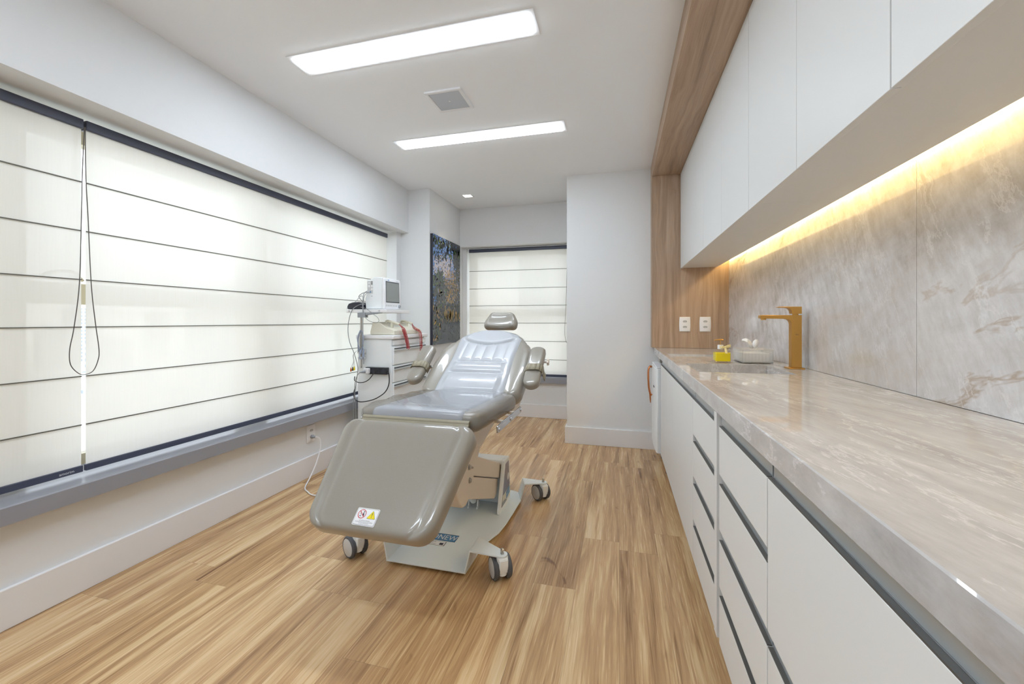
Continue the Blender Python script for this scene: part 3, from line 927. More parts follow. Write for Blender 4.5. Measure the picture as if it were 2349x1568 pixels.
# ---------------------------------------------------------------- picture
def picture():
    rnd = random.Random(5)
    t = thing('canvas_picture', 'tall garden picture of golden foliage and dark leaves beside the end window', 'picture', (-1.88, 4.255, 0.90))
    X = -1.865
    y0, y1, z0, z1 = 3.885, 4.63, 0.90, 2.056
    b = MB(); b.box(-1.8945, X, y0, y1, z0, z1, 'navy'); b.build('stretcher', t, smooth=0)
    W, H = y1 - y0, z1 - z0
    cols = {'sky1': (116, 150, 208), 'sky2': (188, 186, 200), 'sky3': (206, 190, 190), 'drk': (34, 42, 40), 'drk2': (52, 60, 62), 'slate': (58, 64, 74),
            'gold1': (168, 138, 98), 'gold2': (140, 118, 90), 'gold3': (196, 156, 78), 'olive': (92, 92, 62), 'grn': (72, 90, 60), 'lav': (150, 150, 172), 'blue': (62, 120, 190), 'lime': (150, 160, 70)}
    for k, c in cols.items():
        if 'pic_' + k not in M:
            M['pic_' + k] = plain('picture_' + k, srgb(*c), 0.22, spec=0.5)
    b = MB()
    O, UX, UY = (X, y0, z0), (0, 1, 0), (0, 0, 1)
    lay = [0]
    def poly(pts, c, l):
        pts = [(min(max(x, 0), 1) * W, min(max(y, 0), 1) * H) for x, y in pts]
        b.flat(pts, O, UX, UY, 0.0002 + l * 0.00012, 'pic_' + c)
    def leaf(x, y, L, ang, w, c, l):
        ca, sa = math.cos(ang), math.sin(ang)
        pts = []
        for f, ww in ((0, 0.15), (0.25, 0.8), (0.5, 1.0), (0.75, 0.7), (1.0, 0.0)):
            pts.append((f * L, ww * w))
        pts += [(p[0], -p[1]) for p in reversed(pts[:-1])]
        poly([(x + (px_ * ca - py_ * sa), y + (px_ * sa + py_ * ca) * W / H) for px_, py_ in pts], c, l)
    poly([(0, 0), (1, 0), (1, 1), (0, 1)], 'slate', 0)
    poly([(0, 0.62), (0.75, 0.62), (0.7, 0.9), (0.4, 1), (0, 1)], 'sky1', 1)
    poly([(0.05, 0.64), (0.62, 0.64), (0.58, 0.78), (0.3, 0.84), (0.05, 0.8)], 'sky2', 2)
    poly([(0.28, 0.66), (0.6, 0.66), (0.55, 0.74), (0.35, 0.76)], 'sky3', 3)
    poly([(0, 0.42), (0.1, 0.42), (0.1, 0.62), (0, 0.64)], 'blue', 2)
    def tone(x, y):
        r_ = rnd.random()
        if y > 0.80 - 0.05 * math.sin(9 * x):
            if x > 0.62:
                return rnd.choice(['drk', 'drk2', 'drk2', 'slate', 'slate'])
            return 'sky1' if r_ < 0.30 else 'lav' if r_ < 0.36 else rnd.choice(['drk', 'drk', 'drk2', 'grn'])
        if ((x - 0.62) / 0.27) ** 2 + ((y - 0.55) / 0.17) ** 2 < 1:
            return rnd.choice(['gold1', 'gold2', 'gold2', 'gold1', 'gold2', 'olive', 'lav', 'gold3'])
        if x > 0.78 and y > 0.36:
            return rnd.choice(['slate', 'drk2', 'lav', 'gold2', 'slate', 'olive'])
        if y > 0.60:
            return 'sky2' if r_ < 0.45 else 'sky3' if r_ < 0.6 else 'sky1' if r_ < 0.8 else 'drk2'
        if x < 0.12 and y > 0.36:
            return rnd.choice(['blue', 'drk', 'drk', 'grn', 'sky1'])
        if y > 0.34:
            return rnd.choice(['drk', 'drk2', 'grn', 'slate', 'drk2', 'gold2', 'slate'])
        if y > 0.19:
            return rnd.choice(['slate', 'drk2', 'slate', 'drk', 'gold2', 'slate', 'olive'])
        if x < 0.2:
            return rnd.choice(['drk', 'slate', 'grn', 'olive', 'drk2'])
        return 'slate' if r_ < 0.9 else 'drk2'
    for i in range(3000):                                  # dabs of foliage and sky
        x, y = rnd.random(), rnd.random()
        tall = y < 0.4
        leaf(x, y, rnd.uniform(0.02, 0.05), rnd.uniform(1.2, 1.9) if tall else rnd.uniform(0, 6.28), rnd.uniform(0.006, 0.014), tone(x, y), 4 + i % 6)
    for i in range(60):                                    # hanging dark leaves above
        x = rnd.random() ** 0.8; y = 1.0 - abs(rnd.gauss(0, 0.10)) - (0.05 if x > 0.55 else 0)
        leaf(x, y, rnd.uniform(0.06, 0.12), rnd.uniform(-2.2, -0.9), rnd.uniform(0.016, 0.030), rnd.choice(['drk', 'drk2', 'drk', 'slate', 'grn']), 10 + i % 2)
    for i in range(10):
        leaf(rnd.uniform(0.2, 0.9), rnd.uniform(0.78, 0.97), 0.04, rnd.uniform(0, 6.28), 0.012, rnd.choice(['lime', 'sky1', 'lav']), 11)
    for cx, cy_, s in ((0.22, 0.60, 1.0), (0.14, 0.47, 0.9), (0.34, 0.5, 0.9), (0.28, 0.37, 1.1), (0.05, 0.55, 0.8)):   # palms
        for k in range(15):
            a = -0.4 + 3.9 * k / 14
            leaf(cx, cy_, 0.20 * s * rnd.uniform(0.7, 1.1), a, 0.017, rnd.choice(['drk', 'drk2', 'grn', 'slate']), 12 + k % 3)
    for i in range(30):
        leaf(rnd.uniform(0.1, 0.55), rnd.uniform(0.25, 0.5), rnd.uniform(0.03, 0.08), rnd.uniform(0.8, 2.3), 0.010, rnd.choice(['gold1', 'gold3', 'drk2', 'lav', 'slate']), 15)
    for i in range(46):                                    # golden blades low down
        x = rnd.gauss(0.66, 0.13)
        leaf(x, rnd.uniform(0.2, 0.26), rnd.uniform(0.07, 0.2), 1.57 - (x - 0.6) * 2.4 + rnd.uniform(-0.25, 0.25), 0.010, rnd.choice(['gold3', 'gold1', 'gold3', 'olive']), 16)
    for i in range(26):
        leaf(rnd.uniform(0, 0.3), rnd.uniform(0.02, 0.34), rnd.uniform(0.05, 0.12), rnd.uniform(0.4, 2.6), 0.014, rnd.choice(['gold1', 'gold3', 'grn', 'drk', 'drk']), 17)
    b.build('print', t, smooth=0, recalc=False)


picture()

# ---------------------------------------------------------------- treatment chair
XC = -0.868           # its centre line; the foot end points at the camera


def cushion(b, A, B, hwf, T, mat, re=None, Rc=0.05, hf=None, nx=36, nd=40, pw=1.0):
    """padded slab whose top runs from A to B (y,z); hwf(d) half width; hf(s,d) relief of the top"""
    A, B = Vector(A), Vector(B)
    L = (B - A).length
    D = (B - A) / L
    Nn = Vector((-D.y, D.x))
    if Nn.y < 0:
        Nn = -Nn
    re = re or T / 2
    ds = []
    K = 7
    for k in range(K):
        ph = R(6 + 84 * k / (K - 1)); ds.append((re * (1 - math.cos(ph) ** pw), math.sin(ph) ** pw))
    for k in range(1, nd):
        ds.append((re + (L - 2 * re) * k / nd, 1.0))
    ds += [(L - d, e) for d, e in reversed(ds[:K])]
    vs, fs, rows = [], [], []
    for d, e in ds:
        w = hwf(d)
        for q in (d, L - d):
            if q < Rc:
                w -= Rc - math.sqrt(max(0, Rc * Rc - (Rc - q) ** 2))
        h = T / 2 * e
        hh = min(h, w * 0.9)
        ring = []
        for i in range(nx + 1):
            s = -1 + 2 * i / nx
            off = h + (hf(s * (w - hh), d, w) * e if hf else 0)
            ring.append((s * (w - hh), off))
        se = lambda v: math.copysign(abs(v) ** pw, v)
        for i in range(1, 8):
            a = R(90 - 180 * i / 8)
            e0 = (hf(w - hh, d, w) * e if hf else 0) * max(0, math.sin(a))
            ring.append(((w - hh) + hh * se(math.cos(a)), h * se(math.sin(a)) + e0))
        for i in range(9):
            ring.append(((w - hh) * (1 - 2 * i / 8), -h))
        for i in range(1, 8):
            a = R(-90 - 180 * i / 8)
            e0 = (hf(-(w - hh), d, w) * e if hf else 0) * max(0, math.sin(a))
            ring.append((-(w - hh) + hh * se(math.cos(a)), h * se(math.sin(a)) + e0))
        rows.append(len(ring))
        for x, o in ring:
            p = A + D * d + Nn * (o - T / 2)
            vs.append((XC + x, p.x, p.y))
    n = rows[0]
    for j in range(len(ds) - 1):
        for i in range(n):
            k = (i + 1) % n
            fs.append((j * n + i, j * n + k, (j + 1) * n + k, (j + 1) * n + i))
    fs.append(tuple(range(n))[::-1])
    fs.append(tuple((len(ds) - 1) * n + i for i in range(n)))
    b.add(vs, fs, mat)
    return b


def lerp_tab(tab):
    def f(d):
        if d <= tab[0][0]:
            return tab[0][1]
        for (a, va), (c, vc) in zip(tab, tab[1:]):
            if d <= c:
                t = (d - a) / (c - a)
                t = t * t * (3 - 2 * t)
                return va + (vc - va) * t
        return tab[-1][1]
    return f


G = lambda x, w: math.exp(-(x / w) ** 2)
chair = thing('treatment_chair', 'reclined taupe and pale grey treatment chair on a white wheeled base', 'chair', (XC, 2.15, 0))

# legrest
LA, LB = (1.243, 0.413), (1.585, 0.722)
def leg_relief(x, d, w):
    a = abs(x) * 0.288 / (w + 0.012)
    return 0.010 * (1 / (1 + math.exp(-(a - 0.235) / 0.010))) - 0.007 * G(a - 0.222, 0.012) + 0.004 * math.cos(x / 0.3 * 1.2)
b = MB(); cushion(b, LA, LB, lambda d: 0.250 + 0.058 * min(1, d / 0.44), 0.078, 'taupe', pw=0.6, re=0.036, Rc=0.065, hf=leg_relief, nx=64)
legrest = b.build('legrest', chair, smooth=60)
# seat
SA, SB = (1.640, 0.754), (2.285, 0.728)
seat_w = lerp_tab([(0, 0.288), (0.1, 0.300), (0.45, 0.305), (0.65, 0.302)])
b = MB(); cushion(b, SA, SB, seat_w, 0.085, 'taupe', pw=0.72, re=0.042, Rc=0.045)
seat = b.build('seat', chair, smooth=60)
def seat_pad_relief(x, d, w):
    return 0.005 * (1 - (x / 0.24) ** 2) - 0.004 * G(d - 0.10, 0.010)
b = MB(); cushion(b, (1.633, 0.761), (2.30, 0.734), lambda d: 0.228, 0.085, 'pad', pw=0.72, re=0.042, Rc=0.03, hf=seat_pad_relief)
b.build('seat_pad', chair, smooth=60)
rnd = random.Random(3)
wr = [(rnd.uniform(8, 40), rnd.uniform(8, 40), rnd.uniform(0, 6.28), rnd.uniform(0.0004, 0.0012)) for _ in range(16)]
def film_relief(x, d, w):
    v = 0.001
    for (a, c, p, m) in wr:
        v += m * math.sin(a * x + c * d + p)
    edge = G(abs(x) - 0.27, 0.05) + G(d - 0.03, 0.05)
    return v * (0.2 + 0.5 * edge) + 0.003
b = MB(); cushion(b, (1.631, 0.764), (2.262, 0.738), lambda d: seat_w(d) + 0.004, 0.090, 'film', pw=0.72, re=0.048, Rc=0.05, hf=film_relief, nx=60, nd=60)
fo = b.build('plastic_cover', chair, smooth=60)
fo['label'] = 'clear wrinkled plastic film over the seat'
b = MB(); b.cyl((XC - 0.256, 1.628, 0.716), (XC + 0.256, 1.628, 0.716), 0.011, 'taupe_matte', n=20)
b.prism([(1.630, 0.706), (1.607, 0.692), (1.604, 0.695), (1.624, 0.725)], 'x', XC - 0.256, XC + 0.256, 'taupe_matte')
b.build('hinge_flap', chair, bevel=0.002)
# backrest
BA, BB = (2.255, 0.715), (2.808, 1.078)
back_w = lerp_tab([(0, 0.295), (0.06, 0.318), (0.25, 0.328), (0.40, 0.322), (0.49, 0.297), (0.54, 0.262), (0.58, 0.236), (0.62, 0.200), (0.648, 0.165)])
def back_relief(x, d, w):
    return 0.012 * G(abs(x) - 0.285, 0.035)
b = MB(); cushion(b, BA, BB, back_w, 0.088, 'taupe', pw=0.75, re=0.044, Rc=0.03, hf=back_relief)
back = b.build('backrest', chair, smooth=60)
pad_w = lerp_tab([(0, 0.228), (0.1, 0.234), (0.35, 0.226), (0.565, 0.236), (0.60, 0.212), (0.63, 0.165), (0.65, 0.12)])
def lens(x):
    return 0.575 - 0.085 * max(0, 1 - (x / 0.235) ** 2)
def pad_relief(x, d, w):
    v = 0.010
    l1, l2 = 0.305, 0.195
    if d < l1 + 0.02:
        v += 0.012 * abs(math.sin(math.pi * min(max((l1 - d) / (l1 - l2), 0), 1))) if d > l2 else 0.016 * math.sin(math.pi * min(1, d / l2)) ** 0.6
        v -= 0.006 * G(d - l2, 0.010)
    v -= 0.006 * G(d - l1, 0.008)
    le = lens(x)
    if d > l1 and d < le:
        k = 0.072
        ph = (x / k) % 1.0
        v += 0.006 * math.sin(math.pi * ph) ** 0.7 * min(1, (d - l1) / 0.03) * min(1, (le - d) / 0.03)
    v += 0.010 * min(1, max(0, (d - le) / 0.02))
    v -= 0.007 * G(d - le, 0.007)
    return 0.010 + (v - 0.010) * min(1, max(0, (w - 0.046 - abs(x)) / 0.03))
D0 = (Vector(BB) - Vector(BA)).normalized(); N0 = Vector((-D0.y, D0.x))
pa = Vector(BA) + N0 * 0.004 + D0 * -0.006
pb = Vector(BB) + N0 * 0.004 + D0 * 0.008
b = MB(); cushion(b, tuple(pa), tuple(pb), pad_w, 0.088, 'pad', re=0.044, Rc=0.03, hf=pad_relief, nx=110, nd=150)
b.build('back_pad', chair, smooth=60)
# headrest
HA, HB = (2.925, 1.106), (3.000, 1.226)
def head_relief(x, d, w):
    return 0.018 * (abs(x) / 0.12) ** 2 - 0.012 * math.sin(math.pi * d / 0.14)
b = MB(); cushion(b, HA, HB, lerp_tab([(0, 0.128), (0.05, 0.130), (0.142, 0.098)]), 0.075, 'taupe', re=0.03, Rc=0.028, hf=head_relief)
b.build('headrest', chair, smooth=60)
b = MB(); b.box(XC - 0.03, XC + 0.03, 2.78, 2.985, 1.035, 1.05, 'steel'); b.build('headrest_bracket', chair, bevel=0.003)

# armrests with strap and knob
def armrest(sg):
    cx = XC + (0.368 if sg > 0 else -0.390)
    A, Bv = Vector((2.305, 0.782)), Vector((2.568, 0.992))
    D = (Bv - A).normalized(); N = Vector((-D.y, D.x)); L = (Bv - A).length
    hw, T = 0.049, 0.052
    b = MB()
    n, rows = 28, []
    vs, fs = [], []
    out = []
    for k in range(13):
        a = R(180 + 180 * k / 12)
        out.append((hw * math.cos(a), hw + hw * math.sin(a) * 1.0))
    for k in range(13):
        a = R(180 * k / 12)
        out.append((hw * math.cos(a), L - hw * 0.6 + hw * 0.6 * math.sin(a)))
    m = len(out)
    for lev, ins in ((-T, 0.010), (-T + 0.008, 0.001), (-0.016, 0.0), (-0.005, 0.005), (0.0, 0.014)):
        for x, d in out:
            cxx = x * (1 - ins / hw)
            dd = L / 2 + (d - L / 2) * (1 - ins / (L / 2))
            p = A + D * dd + N * lev
            vs.append((cx + cxx, p.x, p.y))
    for j in range(4):
        fs += [(j * m + i, j * m + (i + 1) % m, (j + 1) * m + (i + 1) % m, (j + 1) * m + i) for i in range(m)]
    fs += [tuple(range(m))[::-1], tuple(4 * m + i for i in range(m))]
    b.add(vs, fs, 'taupe')
    ar = b.build('armrest', chair, smooth=40)
    b = MB()
    d0, d1 = 0.115, 0.165
    sect = [(-hw - 0.004, -T - 0.004), (-hw - 0.005, -0.012), (-hw + 0.010, 0.006), (-0.015, 0.012), (0.02, 0.012), (hw - 0.008, 0.007), (hw + 0.006, -0.010), (hw + 0.005, -T - 0.004)]
    if sg > 0:
        sect.append((hw + 0.012, -T - 0.035))
    for s_ in range(len(sect) - 1):
        (x0_, o0), (x1_, o1) = sect[s_], sect[s_ + 1]
        q = []
        for (x, o, d) in ((x0_, o0, d0), (x1_, o1, d0), (x1_, o1, d1), (x0_, o0, d1)):
            p = A + D * d + N * o
            q.append((cx + x, p.x, p.y))
        b.add(q, [(0, 1, 2, 3)], 'taupe_matte')
    st = b.build('strap', ar)
    so = st.modifiers.new('thick', 'SOLIDIFY'); so.thickness = 0.003
    # support arm and clamp
    b = MB()
    p0 = A + D * 0.20 + N * (-T - 0.02)
    b.cyl((cx, p0.x, p0.y), (XC + sg * 0.25, p0.x + 0.02, p0.y - 0.03), 0.011, 'steel', n=14)
    b.box(cx - 0.02, cx + 0.02, p0.x - 0.03, p0.x + 0.03, p0.y - 0.004, p0.y + 0.020, 'beige')
    b.build('armrest_bracket', ar, bevel=0.002)
    if sg > 0:
        b = MB()
        k0 = A + D * 0.235 + N * -0.045
        b.cyl((cx + hw - 0.004, k0.x, k0.y), (cx + hw + 0.020, k0.x, k0.y), 0.006, 'beige', n=12)
        star = []
        for i in range(36):
            a = 2 * math.pi * i / 36
            r_ = 0.019 + 0.003 * math.cos(6 * a)
            star.append((k0.x + r_ * math.cos(a), k0.y + r_ * math.sin(a)))
        b.prism(star, 'x', cx + hw + 0.016, cx + hw + 0.028, 'beige')
        b.build('knob', ar, bevel=0.002)


armrest(-1)
armrest(1)

# frames under the cushions
b = MB()
b.prism([(1.66, 0.672), (2.30, 0.668), (2.33, 0.62), (2.10, 0.565), (1.95, 0.520), (1.70, 0.560)], 'x', XC - 0.20, XC + 0.20, 'beige')
b.build('seat_frame', chair, bevel=0.006)
for sg in (-1, 1):
    b = MB()
    b.prism([(2.255, 0.715), (2.31, 0.72), (2.62, 0.905), (2.64, 0.885), (2.42, 0.60), (2.36, 0.575), (2.26, 0.62)], 'x', XC + sg * 0.262, XC + sg * 0.278, 'beige')
    b.build('back_bracket', chair, bevel=0.003)
    x = XC + sg * 0.345
    b = MB()
    b.box(x - 0.005, x + 0.005, 1.735, 2.175, 0.652, 0.684, 'chrome')
    rl = b.build('side_rail', chair, bevel=0.003)
    for yy in (1.90, 2.10):
        b = MB(); b.cyl((XC + sg * 0.20, yy, 0.664), (x - sg * 0.005, yy, 0.664), 0.009, 'beige', n=14); b.build('rail_post', rl)
    for yy in (1.75, 1.95, 2.16):
        b = MB(); b.lathe([(0.008, 0), (0.008, 0.003), (0.004, 0.005)], (x + sg * 0.005, yy, 0.668), 'chrome', (sg, 0, 0), 14); b.build('rail_bolt', rl)
b = MB()
b.prism([(2.62, 0.898), (2.78, 1.0), (2.80, 0.97), (2.46, 0.745), (2.40, 0.62), (2.34, 0.62), (2.36, 0.74)], 'x', XC - 0.16, XC + 0.16, 'beige')
b.build('back_frame', chair, bevel=0.004)
# slanted lifting leg, its arms and the pedestal
b = MB()
leg_poly = [(2.20, 0.64), (1.995, 0.480), (1.846, 0.303), (1.834, 0.292), (1.801, 0.282), (1.762, 0.290), (1.740, 0.307), (1.698, 0.363), (1.688, 0.386), (1.84, 0.60)]
b.prism(leg_poly, 'x', XC - 0.172, XC + 0.172, 'beige')
lift = b.build('lift_leg', chair, bevel=0.006)
for (yy, zz, rr) in ((1.843, 0.450, 0.011), (1.879, 0.436, 0.005), (1.849, 0.385, 0.011)):
    b = MB(); b.lathe([(rr * 1.25, 0), (rr * 1.25, 0.002), (rr, 0.002), (rr, 0.008), (rr * 0.7, 0.010)], (XC + 0.172, yy, zz), 'steel', (1, 0, 0), 14); b.build('bolt', lift)
b = MB()
b.prism([(1.95, 0.470), (2.425, 0.272), (2.385, 0.196), (1.90, 0.388)], 'x', XC - 0.168, XC + 0.168, 'beige')
b.build('lift_arm', chair, bevel=0.004)
b = MB()
b.prism([(1.90, 0.384), (2.37, 0.198), (2.345, 0.112), (2.30, 0.106), (1.84, 0.295)], 'x', XC - 0.158, XC + 0.158, 'beige')
b.build('lift_arm', chair, bevel=0.004)
b = MB()
b.cyl((XC + 0.012, 2.345, 0.062), (XC + 0.012, 2.20, 0.20), 0.015, 'base_paint', n=16)
b.cyl((XC + 0.012, 2.345, 0.062), (XC + 0.012, 2.29, 0.115), 0.021, 'base_paint', n=16)
for xx in (-0.020, 0.036):
    b.prism([(2.32, 0.020), (2.372, 0.020), (2.372, 0.032), (2.358, 0.072), (2.338, 0.072), (2.332, 0.032), (2.32, 0.032)], 'x', XC + xx, XC + xx + 0.008, 'white_paint')
b.cyl((XC - 0.022, 2.347, 0.062), (XC + 0.046, 2.347, 0.062), 0.006, 'steel', n=10)
b.build('actuator', chair, bevel=0.002)
b = MB()
px0, px1 = XC - 0.196, XC + 0.196
sp_out = [(2.282, 0.0205), (2.525, 0.0205), (2.525, 0.045), (2.492, 0.295), (2.484, 0.303), (2.385, 0.303), (2.376, 0.295), (2.285, 0.045)]
for (xa, xb) in ((px0, px0 + 0.018), (px1 - 0.018, px1)):
    b.prism(sp_out, 'x', xa, xb, 'white_paint')
b.prism([(2.376, 0.295), (2.384, 0.303), (2.484, 0.303), (2.492, 0.295), (2.490, 0.280), (2.378, 0.280)], 'x', px0 + 0.018, px1 - 0.018, 'white_paint')
b.box(px0 + 0.018, px1 - 0.018, 2.44, 2.50, 0.0205, 0.280, 'base_paint')
ped = b.build('pedestal', chair, bevel=0.003)
b = MB()
ins = [(2.318, 0.050), (2.500, 0.050), (2.505, 0.072), (2.476, 0.278), (2.408, 0.278)]
b.prism(ins, 'x', px1, px1 + 0.0015, 'violet')
o_, uu, vv_ = (px1 + 0.0016, 0, 0), (0, 1, 0), (0, 0, 1)
b.flat([(2.320, 0.0505), (2.4995, 0.0505), (2.5045, 0.072), (2.500, 0.128), (2.47, 0.118), (2.43, 0.112), (2.338, 0.110)], o_, uu, vv_, 0.0004, 'offwhite')
b.flat([(2.320, 0.0505), (2.43, 0.0505), (2.40, 0.070), (2.36, 0.076), (2.327, 0.075)], o_, uu, vv_, 0.0007, 'grey_pl')
b.flat([(2.415, 0.060), (2.492, 0.075), (2.488, 0.122), (2.412, 0.105)], o_, uu, vv_, 0.0008, 'blue')
b.text('NEW', 0.034, (px1 + 0.0016, 2.452, 0.090), (0, 1, 0.18), (0, 0, 1), 0.0012, 'lgrey')
b.flat([(2.468 + 0.004 * math.cos(a * math.pi / 6), 0.150 + 0.004 * math.sin(a * math.pi / 6)) for a in range(12)], o_, uu, vv_, 0.001, 'dark_edge')
b.flat([(2.46 + 0.022 * math.cos(a * math.pi / 12), 0.185 + 0.022 * math.sin(a * math.pi / 12)) for a in range(24)], o_, uu, vv_, 0.0006, 'lgrey')
b.build('side_panel', ped, smooth=0)

# base plate with four folded wings and casters
ZP = 0.020
right = [(0.200, 1.722), (0.203, 1.862), (0.197, 1.945), (0.222, 2.02), (0.246, 2.095), (0.258, 2.20), (0.264, 2.345), (0.268, 2.515), (0.226, 2.625), (0.18, 2.645)]
poly = [(XC + x, y) for x, y in right] + [(XC - x, y) for x, y in reversed(right)]
b = MB(); b.prism(poly, 'z', ZP - 0.006, ZP, 'base_paint'); plate = b.build('base_plate', chair, bevel=0.0015)
def wing(sg, front):
    if front:
        inner = [(0.199, 1.722), (0.202, 1.860)]
        top = [(0.222, 1.728), (0.224, 1.852)]
        tip = (0.366, 1.742)
    else:
        inner = [(0.268, 2.515), (0.228, 2.622)]
        top = [(0.292, 2.522), (0.258, 2.618)]
        tip = (0.396, 2.586)
    zt = 0.117
    th = 0.007
    b = MB()
    def strip(q, nrm):
        q = [Vector(p) for p in q]
        n_ = Vector(nrm) * th
        b.add([*q, *(p + n_ for p in q)], [(0, 1, 2, 3)[::-1], (4, 5, 6, 7), (0, 1, 5, 4), (1, 2, 6, 5), (2, 3, 7, 6), (3, 0, 4, 7)], 'base_paint')
    P3 = lambda p, z: (XC + sg * p[0], p[1], z)
    strip([P3(inner[0], ZP - 0.004), P3(inner[1], ZP - 0.004), P3(top[1], zt + 0.002), P3(top[0], zt + 0.002)], (-sg, 0, 0))
    c = tip
    end = []
    r_ = 0.024
    a0, a1 = (R(-100), R(80))
    for k in range(11):
        a = a0 + (a1 - a0) * k / 10
        end.append((c[0] + r_ * math.cos(a), c[1] + r_ * math.sin(a)))
    pl = [(XC + sg * x, y) for x, y in [(top[0][0] - 0.006, top[0][1])] + end + [(top[1][0] - 0.006, top[1][1])]]
    b.prism(pl, 'z', zt - 0.005, zt + 0.003, 'base_paint')
    w = b.build('base_wing', plate, bevel=0.0015)
    b = MB(); b.lathe([(0.009, 0), (0.009, 0.006), (0.006, 0.006), (0.006, 0.013), (0.009, 0.014), (0.009, 0.019), (0.004, 0.024)], (XC + sg * c[0], c[1], zt + 0.003), 'steel', n=6)
    b.build('axle_bolt', plate, smooth=0)
    return XC + sg * c[0], c[1], zt


def caster(cx, cyy, zt, beta):
    ax = Vector((-math.cos(beta), -math.sin(beta), 0))       # axle, towards the disc the camera sees
    tr = Vector((math.sin(beta), -math.cos(beta), 0))        # trailing direction
    if tr.y < 0:
        tr = -tr
    r_ = 0.052
    hub = Vector((cx, cyy, r_)) - tr * 0.0 + Vector((0, 0, 0))
    hub = hub + tr * 0.024
    b = MB()
    b.lathe([(0.017, 0.0), (0.021, 0.004), (0.0235, 0.030), (0.026, 0.062), (0.026, 0.084)], (cx, cyy, zt - 0.090), 'white_paint', n=24)
    # yoke between the wheels
    u = tr
    prof = []
    for k in range(15):
        a = R(-60 + 300 * k / 14)
        prof.append((0.034 * math.cos(a), 0.034 * math.sin(a)))
    vs = []
    pts = [Vector((cx, cyy, zt - 0.012)) + u * -0.028, Vector((cx, cyy, zt - 0.012)) + u * 0.026, hub + u * 0.022, hub + u * 0.0 + Vector((0, 0, -0.018)), Vector((cx, cyy, r_ - 0.012)) + u * -0.020, Vector((cx, cyy, zt - 0.045)) + u * -0.028]
    n = len(pts)
    for s_ in (-0.021, 0.021):
        vs += [p + ax * s_ for p in pts]
    b.add(vs, [tuple(range(n))[::-1], tuple(range(n, 2 * n))] + [(i, (i + 1) % n, n + (i + 1) % n, n + i) for i in range(n)], 'white_paint')
    cs = b.build('caster', plate, bevel=0.006)
    for s_ in (1, -1):
        b = MB()
        c = hub + ax * (s_ * 0.030)
        b.lathe([(r_ - 0.004, -0.011), (r_, -0.006), (r_, 0.006), (r_ - 0.005, 0.012), (r_ - 0.010, 0.012), (r_ - 0.010, -0.011)], c, 'tyre', ax, 40)
        wl = b.build('wheel', cs)
        b = MB()
        b.lathe([(r_ - 0.0105, 0.0), (r_ - 0.0105, 0.012), (r_ - 0.016, 0.0145), (0.0, 0.016)], c, 'lgrey', ax * s_, 36)
        b.build('hub_cap', wl)


for sg, fr_, beta in ((1, True, R(35)), (-1, True, R(65)), (1, False, R(48)), (-1, False, R(60))):
    x_, y_, z_ = wing(sg, fr_)
    caster(x_, y_, z_, beta)

# labels on the plate
b = MB()
o_ = (XC - 0.03, 1.975, ZP + 0.0003)
b.flat([(-0.115, -0.03), (0.085, -0.03), (0.085, 0.035), (-0.115, 0.035)], o_, (1, 0, 0), (0, 1, 0), 0.0002, 'blue')
b.text('MEDNEW', 0.062, (o_[0] - 0.012, o_[1] + 0.002, o_[2]), (1, 0, 0), (0, 1, 0), 0.0006, 'white', stretch=0.72)
for (xa, xb, ya, yb) in ((-0.115, 0.085, -0.03, -0.0275), (-0.115, 0.085, 0.0325, 0.035), (0.083, 0.085, -0.03, 0.035)):
    b.flat([(xa, ya), (xb, ya), (xb, yb), (xa, yb)], o_, (1, 0, 0), (0, 1, 0), 0.0008, 'ink')
b.build('maker_label', plate, smooth=0)
b = MB()
o_ = (XC - 0.045, 1.918, ZP + 0.0003)
b.flat([(-0.06, -0.02), (0.06, -0.02), (0.06, 0.02), (-0.06, 0.02)], o_, (1, 0, 0), (0, 1, 0), 0.0002, 'ink')
b.flat([(-0.057, -0.018), (0.057, -0.018), (0.057, 0.018), (-0.057, 0.018)], o_, (1, 0, 0), (0, 1, 0), 0.0004, 'white')
for yy, w_ in ((0.011, 0.04), (0.004, 0.03), (-0.010, 0.044)):
    b.flat([(-0.05, yy), (-0.05 + w_ * 1.4, yy), (-0.05 + w_ * 1.4, yy + 0.003), (-0.05, yy + 0.003)], o_, (1, 0, 0), (0, 1, 0), 0.0006, 'grey_pl')
b.flat([(0.03, -0.012), (0.05, -0.012), (0.05, 0.006), (0.03, 0.006)], o_, (1, 0, 0), (0, 1, 0), 0.0006, 'ink')
b.build('serial_label', plate, smooth=0)

# warning sticker on the legrest
LD = (Vector(LB) - Vector(LA)).normalized(); LN = Vector((-LD.y, LD.x))
c_ = Vector(LA) + LD * 0.052 + LN * 0.0045
O_ = (XC - 0.005, c_.x, c_.y); UX_ = (0.8, 0, 0); UY_ = (0, LD.x * 0.8, LD.y * 0.8)
b = MB()
def rrect(w, h, r_, n=5):
    pts = []
    for (cx, cyy, a0) in ((w - r_, h - r_, 0), (-w + r_, h - r_, 90), (-w + r_, -h + r_, 180), (w - r_, -h + r_, 270)):
        pts += [(cx + r_ * math.cos(R(a0 + 90 * k / n)), cyy + r_ * math.sin(R(a0 + 90 * k / n))) for k in range(n + 1)]
    return pts
b.flat(rrect(0.056, 0.038, 0.006), O_, UX_, UY_, 0.0006, 'white')
b.flat(rrect(0.053, 0.035, 0.005), O_, UX_, UY_, 0.0009, 'ink')
b.flat(rrect(0.0520, 0.034, 0.005), O_, UX_, UY_, 0.0012, 'white')
